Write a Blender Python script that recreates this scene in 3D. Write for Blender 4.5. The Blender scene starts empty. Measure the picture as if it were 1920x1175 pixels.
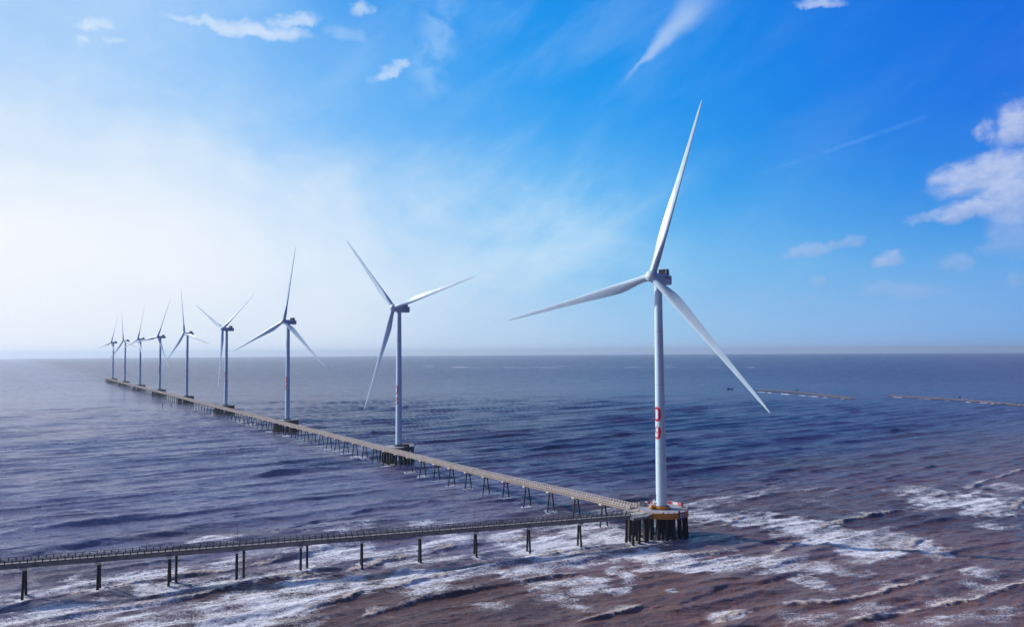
import bpy, bmesh, math, random
import numpy as np
from mathutils import Vector, Matrix
R = math.radians
C = bpy.context.scene.collection
scene = bpy.context.scene
rng = np.random.default_rng(7)
random.seed(7)

# ------------------------------------------------------------------ camera
CAM_H = 77.06
pitch, roll = R(2.909), R(-0.335)
fw = Vector((0, math.cos(pitch), math.sin(pitch)))
up0 = Vector((0, -math.sin(pitch), math.cos(pitch)))
rt0 = Vector((1, 0, 0))
rt = rt0 * math.cos(roll) + up0 * math.sin(roll)
up = up0 * math.cos(roll) - rt0 * math.sin(roll)
cd = bpy.data.cameras.new("camera")
cd.sensor_width = 36.0
cd.lens = 1400.0 / 1920.0 * 36.0
cd.clip_start = 1.0
cd.clip_end = 200000.0
cam = bpy.data.objects.new("camera", cd)
C.objects.link(cam)
m = Matrix.Identity(4)
for i in range(3):
    m[i][0], m[i][1], m[i][2] = rt[i], up[i], -fw[i]
m[0][3], m[1][3], m[2][3] = 0.0, 0.0, CAM_H
cam.matrix_world = m
scene.camera = cam

# ------------------------------------------------------------------ sun, exposure
SUN_EL, SUN_AZ = R(27.0), R(-72.0)          # azimuth clockwise from +Y (the view direction)
to_sun = Vector((math.sin(SUN_AZ) * math.cos(SUN_EL), math.cos(SUN_AZ) * math.cos(SUN_EL), math.sin(SUN_EL)))
sl = bpy.data.lights.new("sun", 'SUN')
sl.energy = 4.4
sl.angle = R(0.55)
sl.color = (1.0, 0.94, 0.86)
sun = bpy.data.objects.new("sun", sl)
C.objects.link(sun)
sun.rotation_euler = (-to_sun).to_track_quat('-Z', 'Y').to_euler()
sun.location = (-400, 100, 300)
vs = scene.view_settings
vs.view_transform = 'Standard'
vs.look = 'None'
vs.exposure = 0.0
vs.gamma = 1.0
scene.render.engine = 'CYCLES'
scene.cycles.max_bounces = 6
scene.cycles.volume_bounces = 0
scene.cycles.use_denoising = True
scene.cycles.sample_clamp_direct = 6.0
scene.cycles.sample_clamp_indirect = 4.0
scene.cycles.denoiser = 'OPENIMAGEDENOISE'
scene.cycles.denoising_input_passes = 'RGB_ALBEDO_NORMAL'
scene.cycles.caustics_reflective = False
scene.cycles.caustics_refractive = False

# ------------------------------------------------------------------ node expression helper
class NT:
    def __init__(self, tree):
        self.t = tree
        self.n = tree.nodes
        self.l = tree.links
    def new(self, kind, **kw):
        nd = self.n.new(kind)
        for k, v in kw.items():
            setattr(nd, k, v)
        return nd
    def put(self, sock, v):
        if isinstance(v, bpy.types.NodeSocket):
            self.l.new(v, sock)
        elif v is not None:
            sock.default_value = v
    def m(self, op, a, b=None, c=None, clamp=False):
        nd = self.new('ShaderNodeMath', operation=op, use_clamp=clamp)
        for i, v in enumerate((a, b, c)):
            if v is not None:
                self.put(nd.inputs[i], v)
        return nd.outputs[0]
    def ss(self, x, lo, hi, a=0.0, b=1.0):
        nd = self.new('ShaderNodeMapRange', interpolation_type='SMOOTHSTEP')
        for i, v in enumerate((x, lo, hi, a, b)):
            self.put(nd.inputs[i], v)
        return nd.outputs[0]
    def lin(self, x, lo, hi, a=0.0, b=1.0):
        nd = self.new('ShaderNodeMapRange')
        for i, v in enumerate((x, lo, hi, a, b)):
            self.put(nd.inputs[i], v)
        return nd.outputs[0]
    def vec(self, x, y, z=0.0):
        nd = self.new('ShaderNodeCombineXYZ')
        for i, v in enumerate((x, y, z)):
            self.put(nd.inputs[i], v)
        return nd.outputs[0]
    def noise(self, v, scale, detail=3.0, rough=0.5, dist=0.0):
        nd = self.new('ShaderNodeTexNoise')
        self.put(nd.inputs['Vector'], v)
        nd.inputs['Scale'].default_value = scale
        nd.inputs['Detail'].default_value = detail
        nd.inputs['Roughness'].default_value = rough
        nd.inputs['Distortion'].default_value = dist
        return nd.outputs['Fac']
    def mix(self, f, a, b, blend='MIX'):
        nd = self.new('ShaderNodeMix', data_type='RGBA', blend_type=blend)
        self.put(nd.inputs[0], f)
        self.put(nd.inputs[6], a if isinstance(a, bpy.types.NodeSocket) else (*a, 1.0) if len(a) == 3 else a)
        self.put(nd.inputs[7], b if isinstance(b, bpy.types.NodeSocket) else (*b, 1.0) if len(b) == 3 else b)
        return nd.outputs[2]
    def ramp(self, x, stops):
        nd = self.new('ShaderNodeValToRGB')
        cr = nd.color_ramp
        while len(cr.elements) < len(stops):
            cr.elements.new(0.5)
        for e, (p, c) in zip(cr.elements, stops):
            e.position = p
            e.color = (*c, 1.0)
        self.put(nd.inputs[0], x)
        return nd.outputs[0]

def lin(r, g, b):
    f = lambda c: (c / 255 / 12.92) if c <= 10.3 else ((c / 255 + 0.055) / 1.055) ** 2.4
    return (f(r), f(g), f(b))

# ------------------------------------------------------------------ sky (world shader, laid out in azimuth and elevation)
CLOUDS = [  # azimuth, elevation, half width, half height (degrees), tilt, density, 1 = thin bright
(34.45,13.91,1.55,1.60,15,1.00,0),
(32.76,11.03,2.94,1.43,12,0.95,0),
(31.65,8.96,2.91,0.73,6,0.90,0),
(34.29,9.56,2.27,1.97,0,0.90,0),
(34.21,7.21,1.77,1.78,0,0.45,0),
(22.47,7.11,2.17,0.45,4,0.55,0),
(24.45,7.44,1.02,0.44,5,0.50,0),
(26.93,6.22,1.17,0.58,6,0.70,0),
(30.94,5.54,1.39,0.77,5,0.42,0),
(22.16,4.75,0.84,0.49,15,0.45,0),
(27.61,3.93,2.73,0.54,-2,0.30,0),
(21.67,3.51,0.71,0.30,0,0.25,0),
(34.12,4.34,0.98,0.54,5,0.30,0),
(-22.29,22.52,2.87,0.37,-4,0.80,1),
(-19.18,22.54,3.18,0.58,0,0.95,1),
(-16.53,23.46,1.85,0.55,10,0.85,1),
(-11.74,24.50,1.04,0.52,15,0.75,1),
(-9.18,20.66,1.54,0.48,18,0.80,1),
(-29.61,21.23,0.76,0.42,20,0.70,1),
(-28.18,20.57,0.85,0.29,15,0.50,1),
(-29.99,20.06,0.57,0.29,0,0.60,1),
(23.08,23.45,1.59,0.36,-8,0.70,1),
(-12.61,22.93,1.59,0.49,0,0.30,1),
]
world = bpy.data.worlds.new("World")
scene.world = world
world.use_nodes = True
wt = world.node_tree
wt.nodes.clear()
N = NT(wt)
tc = N.new('ShaderNodeTexCoord')
sp = N.new('ShaderNodeSeparateXYZ')
wt.links.new(tc.outputs['Generated'], sp.inputs[0])
az = N.m('MULTIPLY', N.m('ARCTAN2', sp.outputs[0], sp.outputs[1]), 180 / math.pi)
el = N.m('MULTIPLY', N.m('ARCSINE', N.m('MAXIMUM', N.m('MINIMUM', sp.outputs[2], 0.99999), -0.99999)), 180 / math.pi)
P = N.vec(az, el, 0.0)
nb = N.noise(N.vec(N.m('MULTIPLY', az, 0.55), el, 3.0), 0.11, 4.0, 0.55, 0.6)      # broad
nm = N.noise(N.vec(N.m('MULTIPLY', az, 0.75), el, 9.0), 0.55, 5.0, 0.6, 0.3)        # puffs
nf = N.noise(N.vec(N.m('MULTIPLY', az, 0.6), el, 17.0), 1.9, 5.0, 0.6, 0.2)         # fine
# cirrus streaks run up to the right
ca, sa = math.cos(R(32)), math.sin(R(32))
al = N.m('ADD', N.m('MULTIPLY', az, ca), N.m('MULTIPLY', el, sa))
ac = N.m('SUBTRACT', N.m('MULTIPLY', el, ca), N.m('MULTIPLY', az, sa))
ns = N.noise(N.vec(N.m('MULTIPLY', al, 0.30), ac, 1.0), 0.20, 6.0, 0.60, 0.3)

blue = N.ramp(N.m('DIVIDE', el, 60.0, clamp=True), [
    (0.0, lin(138, 186, 230)), (0.035, lin(128, 190, 238)), (0.10, lin(98, 190, 243)), (0.19, lin(52, 176, 246)),
    (0.29, lin(26, 160, 245)), (0.42, lin(14, 148, 240)), (0.58, lin(6, 78, 172)), (1.0, lin(2, 34, 100))])
nis = N.new('ShaderNodeTexSky', sky_type='NISHITA')
nis.sun_disc = False
nis.sun_elevation = SUN_EL
nis.sun_rotation = SUN_AZ
nis.air_density = 1.0
nis.dust_density = 0.6
nis.ozone_density = 3.0
SKY = 0.1
# darker and more violet towards the side away from the sun
far = N.m('MULTIPLY', N.ss(az, 0.0, 38.0), N.ss(el, 0.0, 16.0, 0.35, 1.0))
blue = N.mix(far, blue, N.mix(1.0, blue, (0.45, 0.46, 0.85), 'MULTIPLY'))
base = N.mix(0.05, blue, N.mix(1.0, nis.outputs[0], (0.09, 0.09, 0.09), 'MULTIPLY'))
# pale lavender thin veil high on the sun side
veil = N.m('MULTIPLY', N.ss(N.m('ADD', az, N.m('MULTIPLY', N.m('SUBTRACT', nb, 0.5), 26.0)), 3.0, -30.0), N.lin(nm, 0.3, 0.7, 0.85, 1.0))
veil = N.m('MULTIPLY', N.m('MULTIPLY', veil, N.ss(az, -105.0, -60.0)), N.ss(el, 75.0, 27.0))
base = N.mix(N.m('MULTIPLY', veil, 0.86), base, N.mix(N.ss(az, -8.0, -34.0), lin(132, 196, 252), lin(184, 215, 251)))
cir = N.ss(ns, 0.42, 0.75)
cmask = N.m('MULTIPLY', cir, N.m('MULTIPLY', N.ss(az, 27.0, -4.0, 0.04, 0.20), N.ss(el, 60.0, 25.0)))
base = N.mix(cmask, base, lin(196, 226, 252))
# faint veil right of the bright bank
v2 = N.m('MULTIPLY', N.m('MULTIPLY', N.ss(N.m('ABSOLUTE', N.m('SUBTRACT', az, 1.0)), 15.0, 2.0), N.ss(N.m('ABSOLUTE', N.m('SUBTRACT', el, 9.5)), 7.5, 1.0)), N.ss(ns, 0.3, 0.75))
base = N.mix(N.m('MULTIPLY', v2, 0.62), base, lin(196, 228, 251))
# the bright bank of haze on the sun side
bx = N.m('DIVIDE', N.m('ADD', az, 46.0), 46.0)
by = N.m('DIVIDE', N.m('SUBTRACT', el, 4.0), 14.5)
bd = N.m('SQRT', N.m('ADD', N.m('MULTIPLY', bx, bx), N.m('MULTIPLY', by, by)))
bd = N.m('ADD', bd, N.m('MULTIPLY', N.m('SUBTRACT', nb, 0.5), -0.75))
bd = N.m('ADD', bd, N.m('MULTIPLY', N.m('SUBTRACT', nm, 0.5), -0.12))
bank = N.ss(bd, 1.24, 0.58)
glow = N.ss(bd, 1.75, 0.55)
base = N.mix(N.m('MULTIPLY', glow, 0.42), base, lin(186, 224, 252))
base = N.mix(N.m('MULTIPLY', bank, 0.80), base, lin(236, 244, 253))
near_sun = N.ss(bd, 0.80, 0.1)
base = N.mix(N.m('MULTIPLY', near_sun, 0.8), base, (0.98, 0.99, 1.02))
# horizon whitening
hz = N.ss(el, 9.0, -1.0)
hcol = N.ramp(N.lin(N.m('ADD', az, N.ss(az, -90.0, -150.0, 0.0, 230.0)), -40.0, 40.0), [(0.0, lin(238, 243, 252)), (0.38, lin(212, 228, 246)), (0.62, lin(166, 206, 240)), (1.0, lin(110, 166, 234))])
base = N.mix(N.m('MULTIPLY', hz, 0.75), base, hcol)
# feather streak and contrail
def streak(a0, e0, hl, hw, ang, st, src, tint, widen=0.0):
    global base
    c, s = math.cos(R(ang)), math.sin(R(ang))
    dx = N.m('SUBTRACT', az, a0); dy = N.m('SUBTRACT', el, e0)
    u = N.m('ADD', N.m('MULTIPLY', dx, c), N.m('MULTIPLY', dy, s))
    v = N.m('SUBTRACT', N.m('MULTIPLY', dy, c), N.m('MULTIPLY', dx, s))
    v = N.m('ADD', v, N.m('MULTIPLY', N.m('SUBTRACT', nm, 0.5), hw * 0.9))
    w = N.m('MAXIMUM', N.m('MULTIPLY_ADD', u, widen, hw), hw * 0.25)
    a = N.ss(N.m('ABSOLUTE', N.m('DIVIDE', v, w)), 1.0, 0.1)
    b = N.ss(N.m('ABSOLUTE', N.m('DIVIDE', u, hl)), 1.0, 0.25)
    k = N.m('MULTIPLY', N.m('MULTIPLY', a, b), N.m('MULTIPLY', src, st))
    base = N.mix(k, base, tint)
streak(12.2, 22.9, 5.4, 1.0, 40, 0.55, N.ss(ns, 0.30, 0.62, 0.35, 1.0), lin(196, 218, 248), 0.26)
streak(24.2, 14.1, 7.4, 0.22, 13.5, 0.24, N.ss(nm, 0.40, 0.62), lin(120, 180, 248))
streak(-6.0, 22.5, 5.0, 2.2, 75, 0.40, N.ss(nm, 0.30, 0.65), lin(180, 215, 252))
# cumulus puffs
nw1 = N.noise(P, 0.55, 4.0, 0.55, 0.3)
nw2 = N.noise(N.vec(az, el, 31.0), 0.55, 4.0, 0.55, 0.3)
azw = N.m('ADD', az, N.m('MULTIPLY', N.m('SUBTRACT', nw1, 0.5), 3.6))
elw = N.m('ADD', el, N.m('MULTIPLY', N.m('SUBTRACT', nw2, 0.5), 1.7))
dens = {0: None, 1: None}
shade = None
for (a0, e0, hw, hh, ang, st, kd) in CLOUDS:
    c, s = math.cos(R(ang)), math.sin(R(ang))
    dx = N.m('SUBTRACT', azw, a0); dy = N.m('SUBTRACT', elw, e0)
    u = N.m('DIVIDE', N.m('ADD', N.m('MULTIPLY', dx, c), N.m('MULTIPLY', dy, s)), hw)
    v = N.m('DIVIDE', N.m('SUBTRACT', N.m('MULTIPLY', dy, c), N.m('MULTIPLY', dx, s)), hh)
    vv = N.m('MULTIPLY', v, N.m('ADD', 1.0, N.m('MULTIPLY', N.m('LESS_THAN', v, 0.0), 0.35)))
    e = N.m('SUBTRACT', 1.0, N.m('ADD', N.m('MULTIPLY', u, u), N.m('MULTIPLY', vv, vv)))
    jag = N.m('ADD', N.m('MULTIPLY', N.m('SUBTRACT', nm, 0.5), 1.4), N.m('MULTIPLY', N.m('SUBTRACT', nf, 0.5), 0.9))
    k = N.m('MULTIPLY', N.ss(N.m('ADD', e, jag), -0.8, 1.05 if kd == 0 else 1.5), st)
    dens[kd] = k if dens[kd] is None else N.m('MAXIMUM', dens[kd], k)
    if kd == 0:
        sh = N.m('MULTIPLY', N.ss(N.m('ADD', N.m('SUBTRACT', v, N.m('MULTIPLY', u, 0.25)), N.m('MULTIPLY', N.m('SUBTRACT', nf, 0.5), 1.6)), -0.7, 0.8), k)
        shade = sh if shade is None else N.m('MAXIMUM', shade, sh)
base = N.mix(N.m('MULTIPLY', dens[0], 0.78), base, N.mix(shade, lin(163, 182, 226), lin(214, 222, 244)))
base = N.mix(N.m('MULTIPLY', dens[1], 0.66), base, lin(240, 247, 255))
# unseen sky away from the sun, darkened to deepen the shade
farside = N.m('MAXIMUM', N.ss(az, 44.0, 95.0), N.ss(az, -105.0, -150.0))
base = N.mix(farside, base, N.mix(1.0, base, (0.10, 0.28, 0.40), 'MULTIPLY'))
# unseen sky outside the frame on the sun side, brightened to light the water
bs1 = N.m('MULTIPLY', N.m('MULTIPLY', N.ss(az, -38.0, -58.0), N.ss(az, -135.0, -100.0)), N.m('MULTIPLY', N.ss(el, 3.0, 14.0), N.ss(el, 80.0, 45.0)))
bs2 = N.m('MULTIPLY', N.m('MULTIPLY', N.ss(az, 8.0, -22.0), N.ss(az, -135.0, -100.0)), N.m('MULTIPLY', N.ss(el, 26.5, 34.0), N.ss(el, 65.0, 40.0)))
base = N.mix(bs2, base, (0.50, 0.74, 1.30))
base = N.mix(bs1, base, (0.85, 1.10, 1.80))
# below the horizon: dull sea tone, seen by nothing but stray rays
base = N.mix(N.ss(el, -1.5, -6.0), base, lin(70, 84, 120))
bg = N.new('ShaderNodeBackground')
scaled = N.mix(1.0, base, (1 / SKY, 1 / SKY, 1 / SKY), 'MULTIPLY')
wt.links.new(scaled, bg.inputs[0])
bg.inputs[1].default_value = SKY
wo = N.new('ShaderNodeOutputWorld')
wt.links.new(bg.outputs[0], wo.inputs[0])

# ------------------------------------------------------------------ materials
def pmat(name, col, rough=0.5, metal=0.0, var=0.15, scale=0.6, stretch=(1, 1, 1), bump=0.0, dirt=None, dirt_amt=0.4, spec=0.5):
    mt = bpy.data.materials.new(name)
    mt.use_nodes = True
    n = NT(mt.node_tree)
    bs = mt.node_tree.nodes['Principled BSDF']
    co = n.new('ShaderNodeTexCoord')
    mp = n.new('ShaderNodeMapping')
    mp.inputs['Scale'].default_value = stretch
    mt.node_tree.links.new(co.outputs['Object'], mp.inputs[0])
    v = n.noise(mp.outputs[0], scale, 5.0, 0.6)
    lo = tuple(c * (1 - var) for c in col); hi = tuple(min(1, c * (1 + var)) for c in col)
    c = n.mix(n.ss(v, 0.3, 0.7), lo, hi)
    if dirt:
        d = n.noise(mp.outputs[0], scale * 0.37, 6.0, 0.7)
        c = n.mix(n.ss(d, 0.48, 0.72, 0.0, dirt_amt), c, dirt)
    n.put(bs.inputs['Base Color'], c)
    n.put(bs.inputs['Roughness'], n.lin(v, 0.3, 0.7, max(0.05, rough - 0.08), min(1, rough + 0.08)))
    bs.inputs['Metallic'].default_value = metal
    bs.inputs['Specular IOR Level'].default_value = spec
    if bump:
        b = n.new('ShaderNodeBump')
        b.inputs['Strength'].default_value = 0.6
        b.inputs['Distance'].default_value = bump
        n.put(b.inputs['Height'], n.noise(mp.outputs[0], scale * 4, 4.0, 0.6))
        n.put(bs.inputs['Normal'], b.outputs[0])
    return mt

M = {}
M['tower'] = pmat('tower_paint', (0.60, 0.74, 0.82), 0.36, var=0.03, scale=0.25, stretch=(1, 1, 0.15), dirt=(0.40, 0.42, 0.42), dirt_amt=0.30)
M['seam'] = pmat('seam_paint', (0.36, 0.43, 0.47), 0.5, var=0.1, scale=0.5)
M['blade'] = pmat('blade_gelcoat', (0.57, 0.71, 0.79), 0.30, var=0.03, scale=0.2, dirt=(0.5, 0.49, 0.45), dirt_amt=0.2)
M['nacelle'] = pmat('nacelle_shell', (0.52, 0.62, 0.68), 0.42, var=0.04, scale=0.5, dirt=(0.45, 0.44, 0.42), dirt_amt=0.2)
M['grille'] = pmat('cooler_grille', (0.006, 0.006, 0.012), 0.6, var=0.3, scale=3)
M['red'] = pmat('red_paint', (0.62, 0.02, 0.045), 0.45, var=0.10, scale=0.8)
M['wine'] = pmat('faded_lettering', (0.22, 0.06, 0.12), 0.5, var=0.10, scale=0.8)
M['white'] = pmat('white_paint', (0.80, 0.79, 0.77), 0.5, var=0.06, scale=0.8)
M['orange'] = pmat('orange_paint', (0.62, 0.21, 0.02), 0.48, var=0.10, scale=0.7, dirt=(0.30, 0.11, 0.04), dirt_amt=0.55)
M['blueboard'] = pmat('blue_board', (0.02, 0.03, 0.16), 0.5, var=0.1, scale=1)
M['concrete'] = pmat('pale_concrete', (0.52, 0.47, 0.42), 0.85, var=0.14, scale=0.5, bump=0.02, dirt=(0.30, 0.24, 0.19), dirt_amt=0.5)
M['greyconc'] = pmat('grey_concrete', (0.20, 0.195, 0.19), 0.85, var=0.16, scale=0.5, bump=0.02, dirt=(0.13, 0.12, 0.11), dirt_amt=0.6)
M['bridgeconc'] = pmat('bridge_concrete', (0.27, 0.25, 0.24), 0.85, var=0.2, scale=0.5, bump=0.02, dirt=(0.05, 0.05, 0.05), dirt_amt=0.6)
M['bridgerail'] = pmat('bridge_railing', (0.075, 0.075, 0.08), 0.8, var=0.2, scale=0.7)
M['jettydeck'] = pmat('jetty_deck', (0.33, 0.26, 0.21), 0.85, var=0.2, scale=0.5, bump=0.02, dirt=(0.2, 0.15, 0.12), dirt_amt=0.5)
M['cap'] = pmat('pier_cap_concrete', (0.68, 0.63, 0.56), 0.85, var=0.12, scale=0.7, dirt=(0.36, 0.31, 0.27), dirt_amt=0.5)
M['pile'] = pmat('tarred_pile', (0.014, 0.013, 0.015), 0.7, var=0.4, scale=0.6, stretch=(1, 1, 0.4), dirt=(0.055, 0.042, 0.035), dirt_amt=0.6)
M['steel'] = pmat('galvanised_steel', (0.42, 0.42, 0.42), 0.45, metal=0.3, var=0.15, scale=1.0)
M['darksteel'] = pmat('dark_steel', (0.07, 0.075, 0.085), 0.5, metal=0.2, var=0.25, scale=0.8, dirt=(0.14, 0.07, 0.04), dirt_amt=0.4)
M['rust'] = pmat('rusty_steel', (0.20, 0.075, 0.035), 0.8, var=0.3, scale=0.9, dirt=(0.06, 0.035, 0.03), dirt_amt=0.6)
M['deckplate'] = pmat('deck_plate', (0.34, 0.36, 0.38), 0.7, var=0.15, scale=0.6, dirt=(0.16, 0.15, 0.15), dirt_amt=0.5)
M['wood'] = pmat('weathered_timber', (0.55, 0.51, 0.46), 0.85, var=0.25, scale=1.2, stretch=(0.3, 2, 2))
M['rock'] = pmat('breakwater_rock', (0.27, 0.21, 0.19), 0.9, var=0.45, scale=0.25, bump=0.1)
M['oldpile'] = pmat('old_breakwater_pile', (0.36, 0.29, 0.25), 0.9, var=0.4, scale=0.15)
M['hull'] = pmat('dark_boat_hull', (0.025, 0.03, 0.05), 0.55, var=0.3, scale=0.8)

# ------------------------------------------------------------------ mesh building
class MB:
    def __init__(self):
        self.v = []
        self.f = []
    def add(self, vs_, fs_):
        o = len(self.v)
        self.v += [tuple(v) for v in vs_]
        self.f += [tuple(i + o for i in f) for f in fs_]
    def box(self, c, half, ax=None, bevel=0.0):
        ax = ax or (Vector((1, 0, 0)), Vector((0, 1, 0)), Vector((0, 0, 1)))
        c = Vector(c)
        pts = [c + ax[0] * (half[0] * sx) + ax[1] * (half[1] * sy) + ax[2] * (half[2] * sz)
               for sz in (-1, 1) for sy in (-1, 1) for sx in (-1, 1)]
        self.add(pts, [(0, 2, 3, 1), (4, 5, 7, 6), (0, 1, 5, 4), (2, 6, 7, 3), (0, 4, 6, 2), (1, 3, 7, 5)])
    def beam(self, a, b, w, h):
        a, b = Vector(a), Vector(b)
        d = (b - a); L = d.length; d.normalize()
        s = d.cross(Vector((0, 0, 1)))
        s = s.normalized() if s.length > 1e-4 else Vector((1, 0, 0))
        u = s.cross(d)
        self.box((a + b) / 2, (L / 2, w / 2, h / 2), (d, s, u))
    def tube(self, a, b, r0, r1=None, n=12, cap=True):
        r1 = r0 if r1 is None else r1
        a, b = Vector(a), Vector(b)
        d = (b - a).normalized()
        s = d.orthogonal().normalized(); u = d.cross(s)
        ring = lambda c, r: [c + (s * math.cos(2 * math.pi * k / n) + u * math.sin(2 * math.pi * k / n)) * r for k in range(n)]
        fs_ = [(k, (k + 1) % n, n + (k + 1) % n, n + k) for k in range(n)]
        if cap:
            fs_ += [tuple(range(n - 1, -1, -1)), tuple(range(n, 2 * n))]
        self.add(ring(a, r0) + ring(b, r1), fs_)
    def lathe(self, prof, n=32, ax=None, o=(0, 0, 0), ring=False):
        ax = ax or (Vector((1, 0, 0)), Vector((0, 1, 0)), Vector((0, 0, 1)))
        o = Vector(o)
        vs_ = []
        for r, z in prof:
            for k in range(n):
                t = 2 * math.pi * k / n
                vs_.append(o + ax[0] * (r * math.cos(t)) + ax[1] * (r * math.sin(t)) + ax[2] * z)
        fs_ = []
        for i in range(len(prof) - 1):
            for k in range(n):
                k2 = (k + 1) % n
                fs_.append((i * n + k, i * n + k2, (i + 1) * n + k2, (i + 1) * n + k))
        e = (len(prof) - 1) * n
        if ring:
            fs_ += [(e + k, e + (k + 1) % n, (k + 1) % n, k) for k in range(n)]
        else:
            fs_.append(tuple(range(n - 1, -1, -1)))
            fs_.append(tuple(e + k for k in range(n)))
        self.add(vs_, fs_)
    def prism(self, poly, z0, z1):
        n = len(poly)
        area = sum(poly[i][0] * poly[(i + 1) % n][1] - poly[(i + 1) % n][0] * poly[i][1] for i in range(n))
        if area < 0:
            poly = poly[::-1]
        vs_ = [(x, y, z0) for x, y in poly] + [(x, y, z1) for x, y in poly]
        self.add(vs_, [tuple(range(n - 1, -1, -1)), tuple(range(n, 2 * n))] + [(i, (i + 1) % n, n + (i + 1) % n, n + i) for i in range(n)])
    def sweep(self, path, sec):
        """path: Vectors; sec: (sideways, up) offsets, closed section"""
        n = len(sec)
        vs_ = []
        for i, p in enumerate(path):
            d = (path[min(i + 1, len(path) - 1)] - path[max(i - 1, 0)])
            d.z = 0; d.normalize()
            s = Vector((d.y, -d.x, 0))
            for a, b in sec:
                vs_.append(p + s * a + Vector((0, 0, b)))
        fs_ = []
        for i in range(len(path) - 1):
            for k in range(n):
                k2 = (k + 1) % n
                fs_.append((i * n + k, i * n + k2, (i + 1) * n + k2, (i + 1) * n + k))
        fs_ += [tuple(range(n - 1, -1, -1)), tuple((len(path) - 1) * n + k for k in range(n))]
        self.add(vs_, fs_)
    def mesh(self, name, mt, smooth=False):
        me = bpy.data.meshes.new(name)
        me.from_pydata(self.v, [], self.f)
        me.materials.append(mt)
        bm = bmesh.new(); bm.from_mesh(me)
        bmesh.ops.recalc_face_normals(bm, faces=bm.faces)
        bm.to_mesh(me); bm.free()
        if smooth:
            me.polygons.foreach_set('use_smooth', [True] * len(me.polygons))
            me.set_sharp_from_angle(angle=R(40))
        return me

def link(name, me, parent=None, loc=None, mat=None):
    o = bpy.data.objects.new(name, me)
    C.objects.link(o)
    if parent:
        o.parent = parent
    if mat is not None:
        o.matrix_local = mat
    elif loc is not None:
        o.location = loc
    return o

def tag(o, label, cat, group=None, kind=None):
    if label: o['label'] = label
    if cat: o['category'] = cat
    if group: o['group'] = group
    if kind: o['kind'] = kind
    return o

def empty(name, loc, label, cat, group=None):
    o = bpy.data.objects.new(name, None)
    C.objects.link(o)
    o.empty_display_size = 2
    o.location = loc
    return tag(o, label, cat, group)

# ------------------------------------------------------------------ layout
RE = 6.371e6
def curve(x, y):
    return -(x * x + y * y) / (2 * RE)
T1 = Vector((62.32, 317.26, 0)); STEP = Vector((-142.70, 213.15, 0))
U = STEP.normalized(); NN = Vector((-U.y, U.x, 0))       # along the row; across it, towards the walkway
BASE_Z, HUB_H = 12.08, 95.67

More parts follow.
